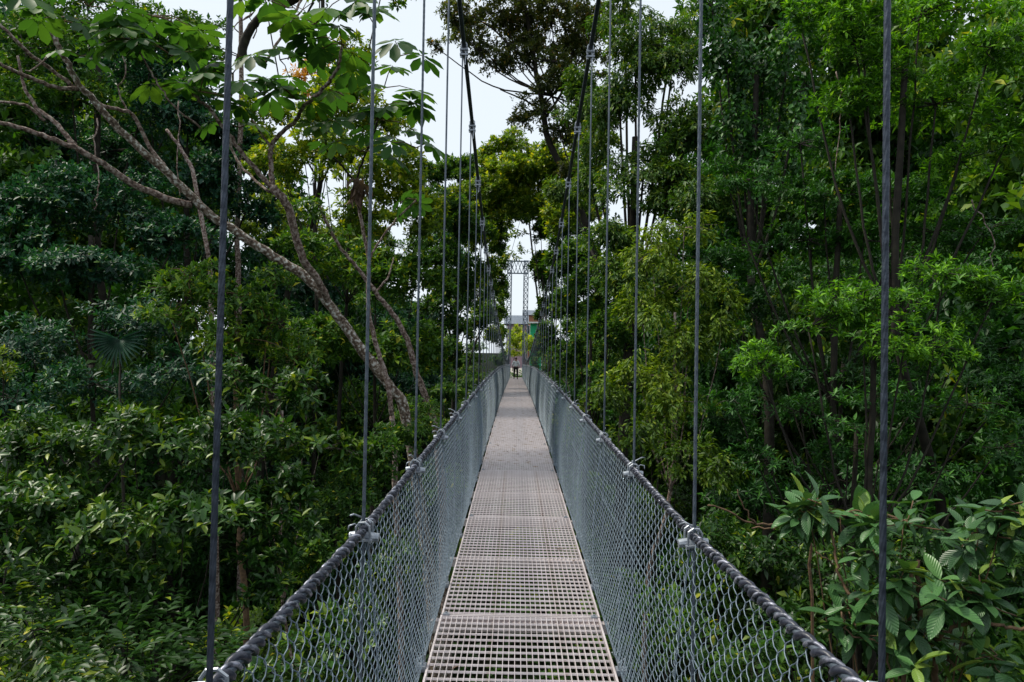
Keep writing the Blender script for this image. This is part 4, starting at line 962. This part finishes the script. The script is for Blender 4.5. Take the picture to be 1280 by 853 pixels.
left_bg += [(-21, 33, 9, 1.5), (-19, 27, 5, 1.3), (-24, 30, 11, 1.5), (-21, 20, 3, 1.2), (-17, 24, -3, 1.1), (-24, 33, -1, 1.4), (-27, 38, 2, 1.5), (-13.5, 38, 13, 1.4), (-10.5, 44, 9, 1.2), (-11, 52, 8, 1.3), (-18, 31, 14, 1.5), (-7.6, 42, 4, 1.0)]
for i, (x, y, zt, s) in enumerate(left_bg): bg_tree(x, y, zt + (3 if x < -.42 * y else 0), s, (0, 0, 1, 2)[int(abs(x) + y) % 4], *bg_label('left', (0, 0, 1, 2)[int(abs(x) + y) % 4], y), 1.25)
right_bg = [(12, 17, 7, 1.2), (17, 20, 11, 1.4), (13, 25, 11, 1.4), (20, 27, 16, 1.6), (9, 24, 4.5, 1.1), (10, 31, 10, 1.3), (16, 33, 16, 1.6), (25, 34, 20, 1.8), (7.5, 35, 5, 1.1), (20, 44, 19, 1.8), (30, 44, 22, 2), (8, 47, 8, 1.3), (25, 56, 22, 2),
            (6.5, 56, 5.5, 1.0), (9, 64, 8, 1.3), (11, 11, -1.2, 1.0), (9, 10, -2.4, .8), (9.5, 14, -.5, 1.0), (13, 13, 4, 1.2), (8, 18, 0, .9), (6.5, 22, -.3, .8), (5.5, 29, .3, .8), (11, 20, 1, 1.1), (5, 44, 1, .7), (5.5, 60, 17, .8), (5.8, 78, 17, 1.0), (5.0, 33, 4, .7)]
right_bg += [(20, 28, -2, 1.2), (24, 34, 0, 1.4), (16, 22, -3, 1.0), (8, 32, 10, 1.0), (11, 34, 16, 1.3), (7.4, 25, 7, .9), (7.2, 29, 8, 1.1), (9.4, 28, 12, 1.3), (14, 29, 16, 1.5), (6.6, 40, 7, 1.0), (9.5, 38, 14, 1.4), (5.6, 50, 5, .9), (19, 36, 19, 1.7)]
for i, (x, y, zt, s) in enumerate(right_bg): bg_tree(x, y, zt + (3.5 if x > .3 * y else 0), s, (2, 1, 3, 2)[int(abs(x) + y) % 4], *bg_label('right', (2, 1, 3, 2)[int(abs(x) + y) % 4], y), 1.25)
for (x, y, zt, s) in [(-14, 105, 8, 1.4), (-7.5, 84, .8, .8), (-11, 92, 2, 1.0), (7.5, 86, .5, .8), (-8, 135, 3, 1.0), (7, 150, 3, 1.2)]:
    bg_tree(x, y, zt, s, 1, 'tree standing among the houses beyond the lattice tower', 'trees beyond the lattice tower')

# ------------------------------------------------------------------ ground cover in the gorge
def cover(name, n, xr, yr, L, matn, seed, tpl='lo', clear=None):
    r = np.random.default_rng(seed)
    x = r.uniform(*xr, n); y = r.uniform(*yr, n)
    hgt = np.abs(clump_field(np.stack([x, y, x * 0], -1), 2.2, seed)) * 1.6 + .15
    m = 6; z = gz(x, y) + r.random(n) * hgt
    P = np.repeat(np.stack([x, y, z], -1), m, 0); N = len(P)
    a = r.uniform(0, 6.28, N); el = r.uniform(-.3, .7, N)
    D = np.stack([np.cos(a) * np.cos(el), np.sin(a) * np.cos(el), np.sin(el)], -1)
    ln = L * r.uniform(.5, 1.3, N)
    tone = np.clip(.4 + .3 * clump_field(P, 1.6, seed + 4) + r.normal(0, .15, N), .02, .98)
    me = leaves_to_mesh(name, P, D, np.tile([0, 0, 1.], (N, 1)) + r.normal(0, .3, (N, 3)), ln, ln * .4, tone, tpl, M[matn])
    o = link(name, me); o['kind'] = 'stuff'; o['label'] = 'low leafy undergrowth covering the gorge floor beneath the bridge'; o['category'] = 'undergrowth'
    STAT[0] += len(me.polygons)
    return o
cover('undergrowth', 20000, (-18, 18), (2, 66), .30, 'mid', 5)

# single bushes on the gorge floor seen through the grating and below the mesh
bushes = [(3.6, 11, -4.4), (-4.2, 12, -4.2), (.2, 13, -5.6), (2.4, 16, -4.6), (-2.4, 18, -4.4), (4.8, 17, -3.4), (-5.4, 20, -3.2), (.6, 21, -4.8), (3.2, 24, -3.6), (-3.0, 26, -3.6), (-4.4, 34, -2.4), (3.6, 33, -2.5), (-3.4, 42, -2.3), (3.4, 40, -2.5), (-3.4, 52, -2.0), (3.2, 50, -2.2), (-3.2, 60, -1.6), (3.2, 60, -1.6), (5.6, 9, -3.0), (-6, 9.5, -3.4)]
bm = [crown('crown', 'laurel', 'mid', .17, [(np.array([0, 0, 0.]), np.array([1.5, 1.5, .9])), (np.array([.9, .3, -.5]), np.array([1.0, 1.0, .8])), (np.array([-.8, -.4, -.4]), np.array([1.1, 1.1, .8]))], .7, 0, 71)[0],
      crown('crown', 'small', 'yellow', .15, [(np.array([0, 0, 0.]), np.array([1.4, 1.4, .9])), (np.array([-.7, .5, -.6]), np.array([1.1, 1.1, .9]))], .8, 0, 72, -.2)[0]]
for i, (x, y, zt) in enumerate(bushes):
    z0 = float(gz(x, y)) - .1
    t = thing('gorge_bush', 'leafy bush growing on the gorge floor below the walkway', 'shrub', (x, y, z0), 'bushes on the gorge floor below the bridge')
    c = link('crown', bm[i % 3 == 1], t, (0, 0, zt - 1.0 - z0)); c.rotation_euler = (0, 0, rng.uniform(0, 6.28))
    k = link('trunk', tb, t); k.scale = (.06, .06, max(.5, zt - 1.2 - z0))
print('leaf faces', STAT[0], 'objects', len(bpy.data.objects), 'tris', sum(sum(max(0, len(p.vertices) - 2) for p in me.polygons) if len(me.polygons) < 5000 else len(me.loops) - 2 * len(me.polygons) for me in bpy.data.meshes))
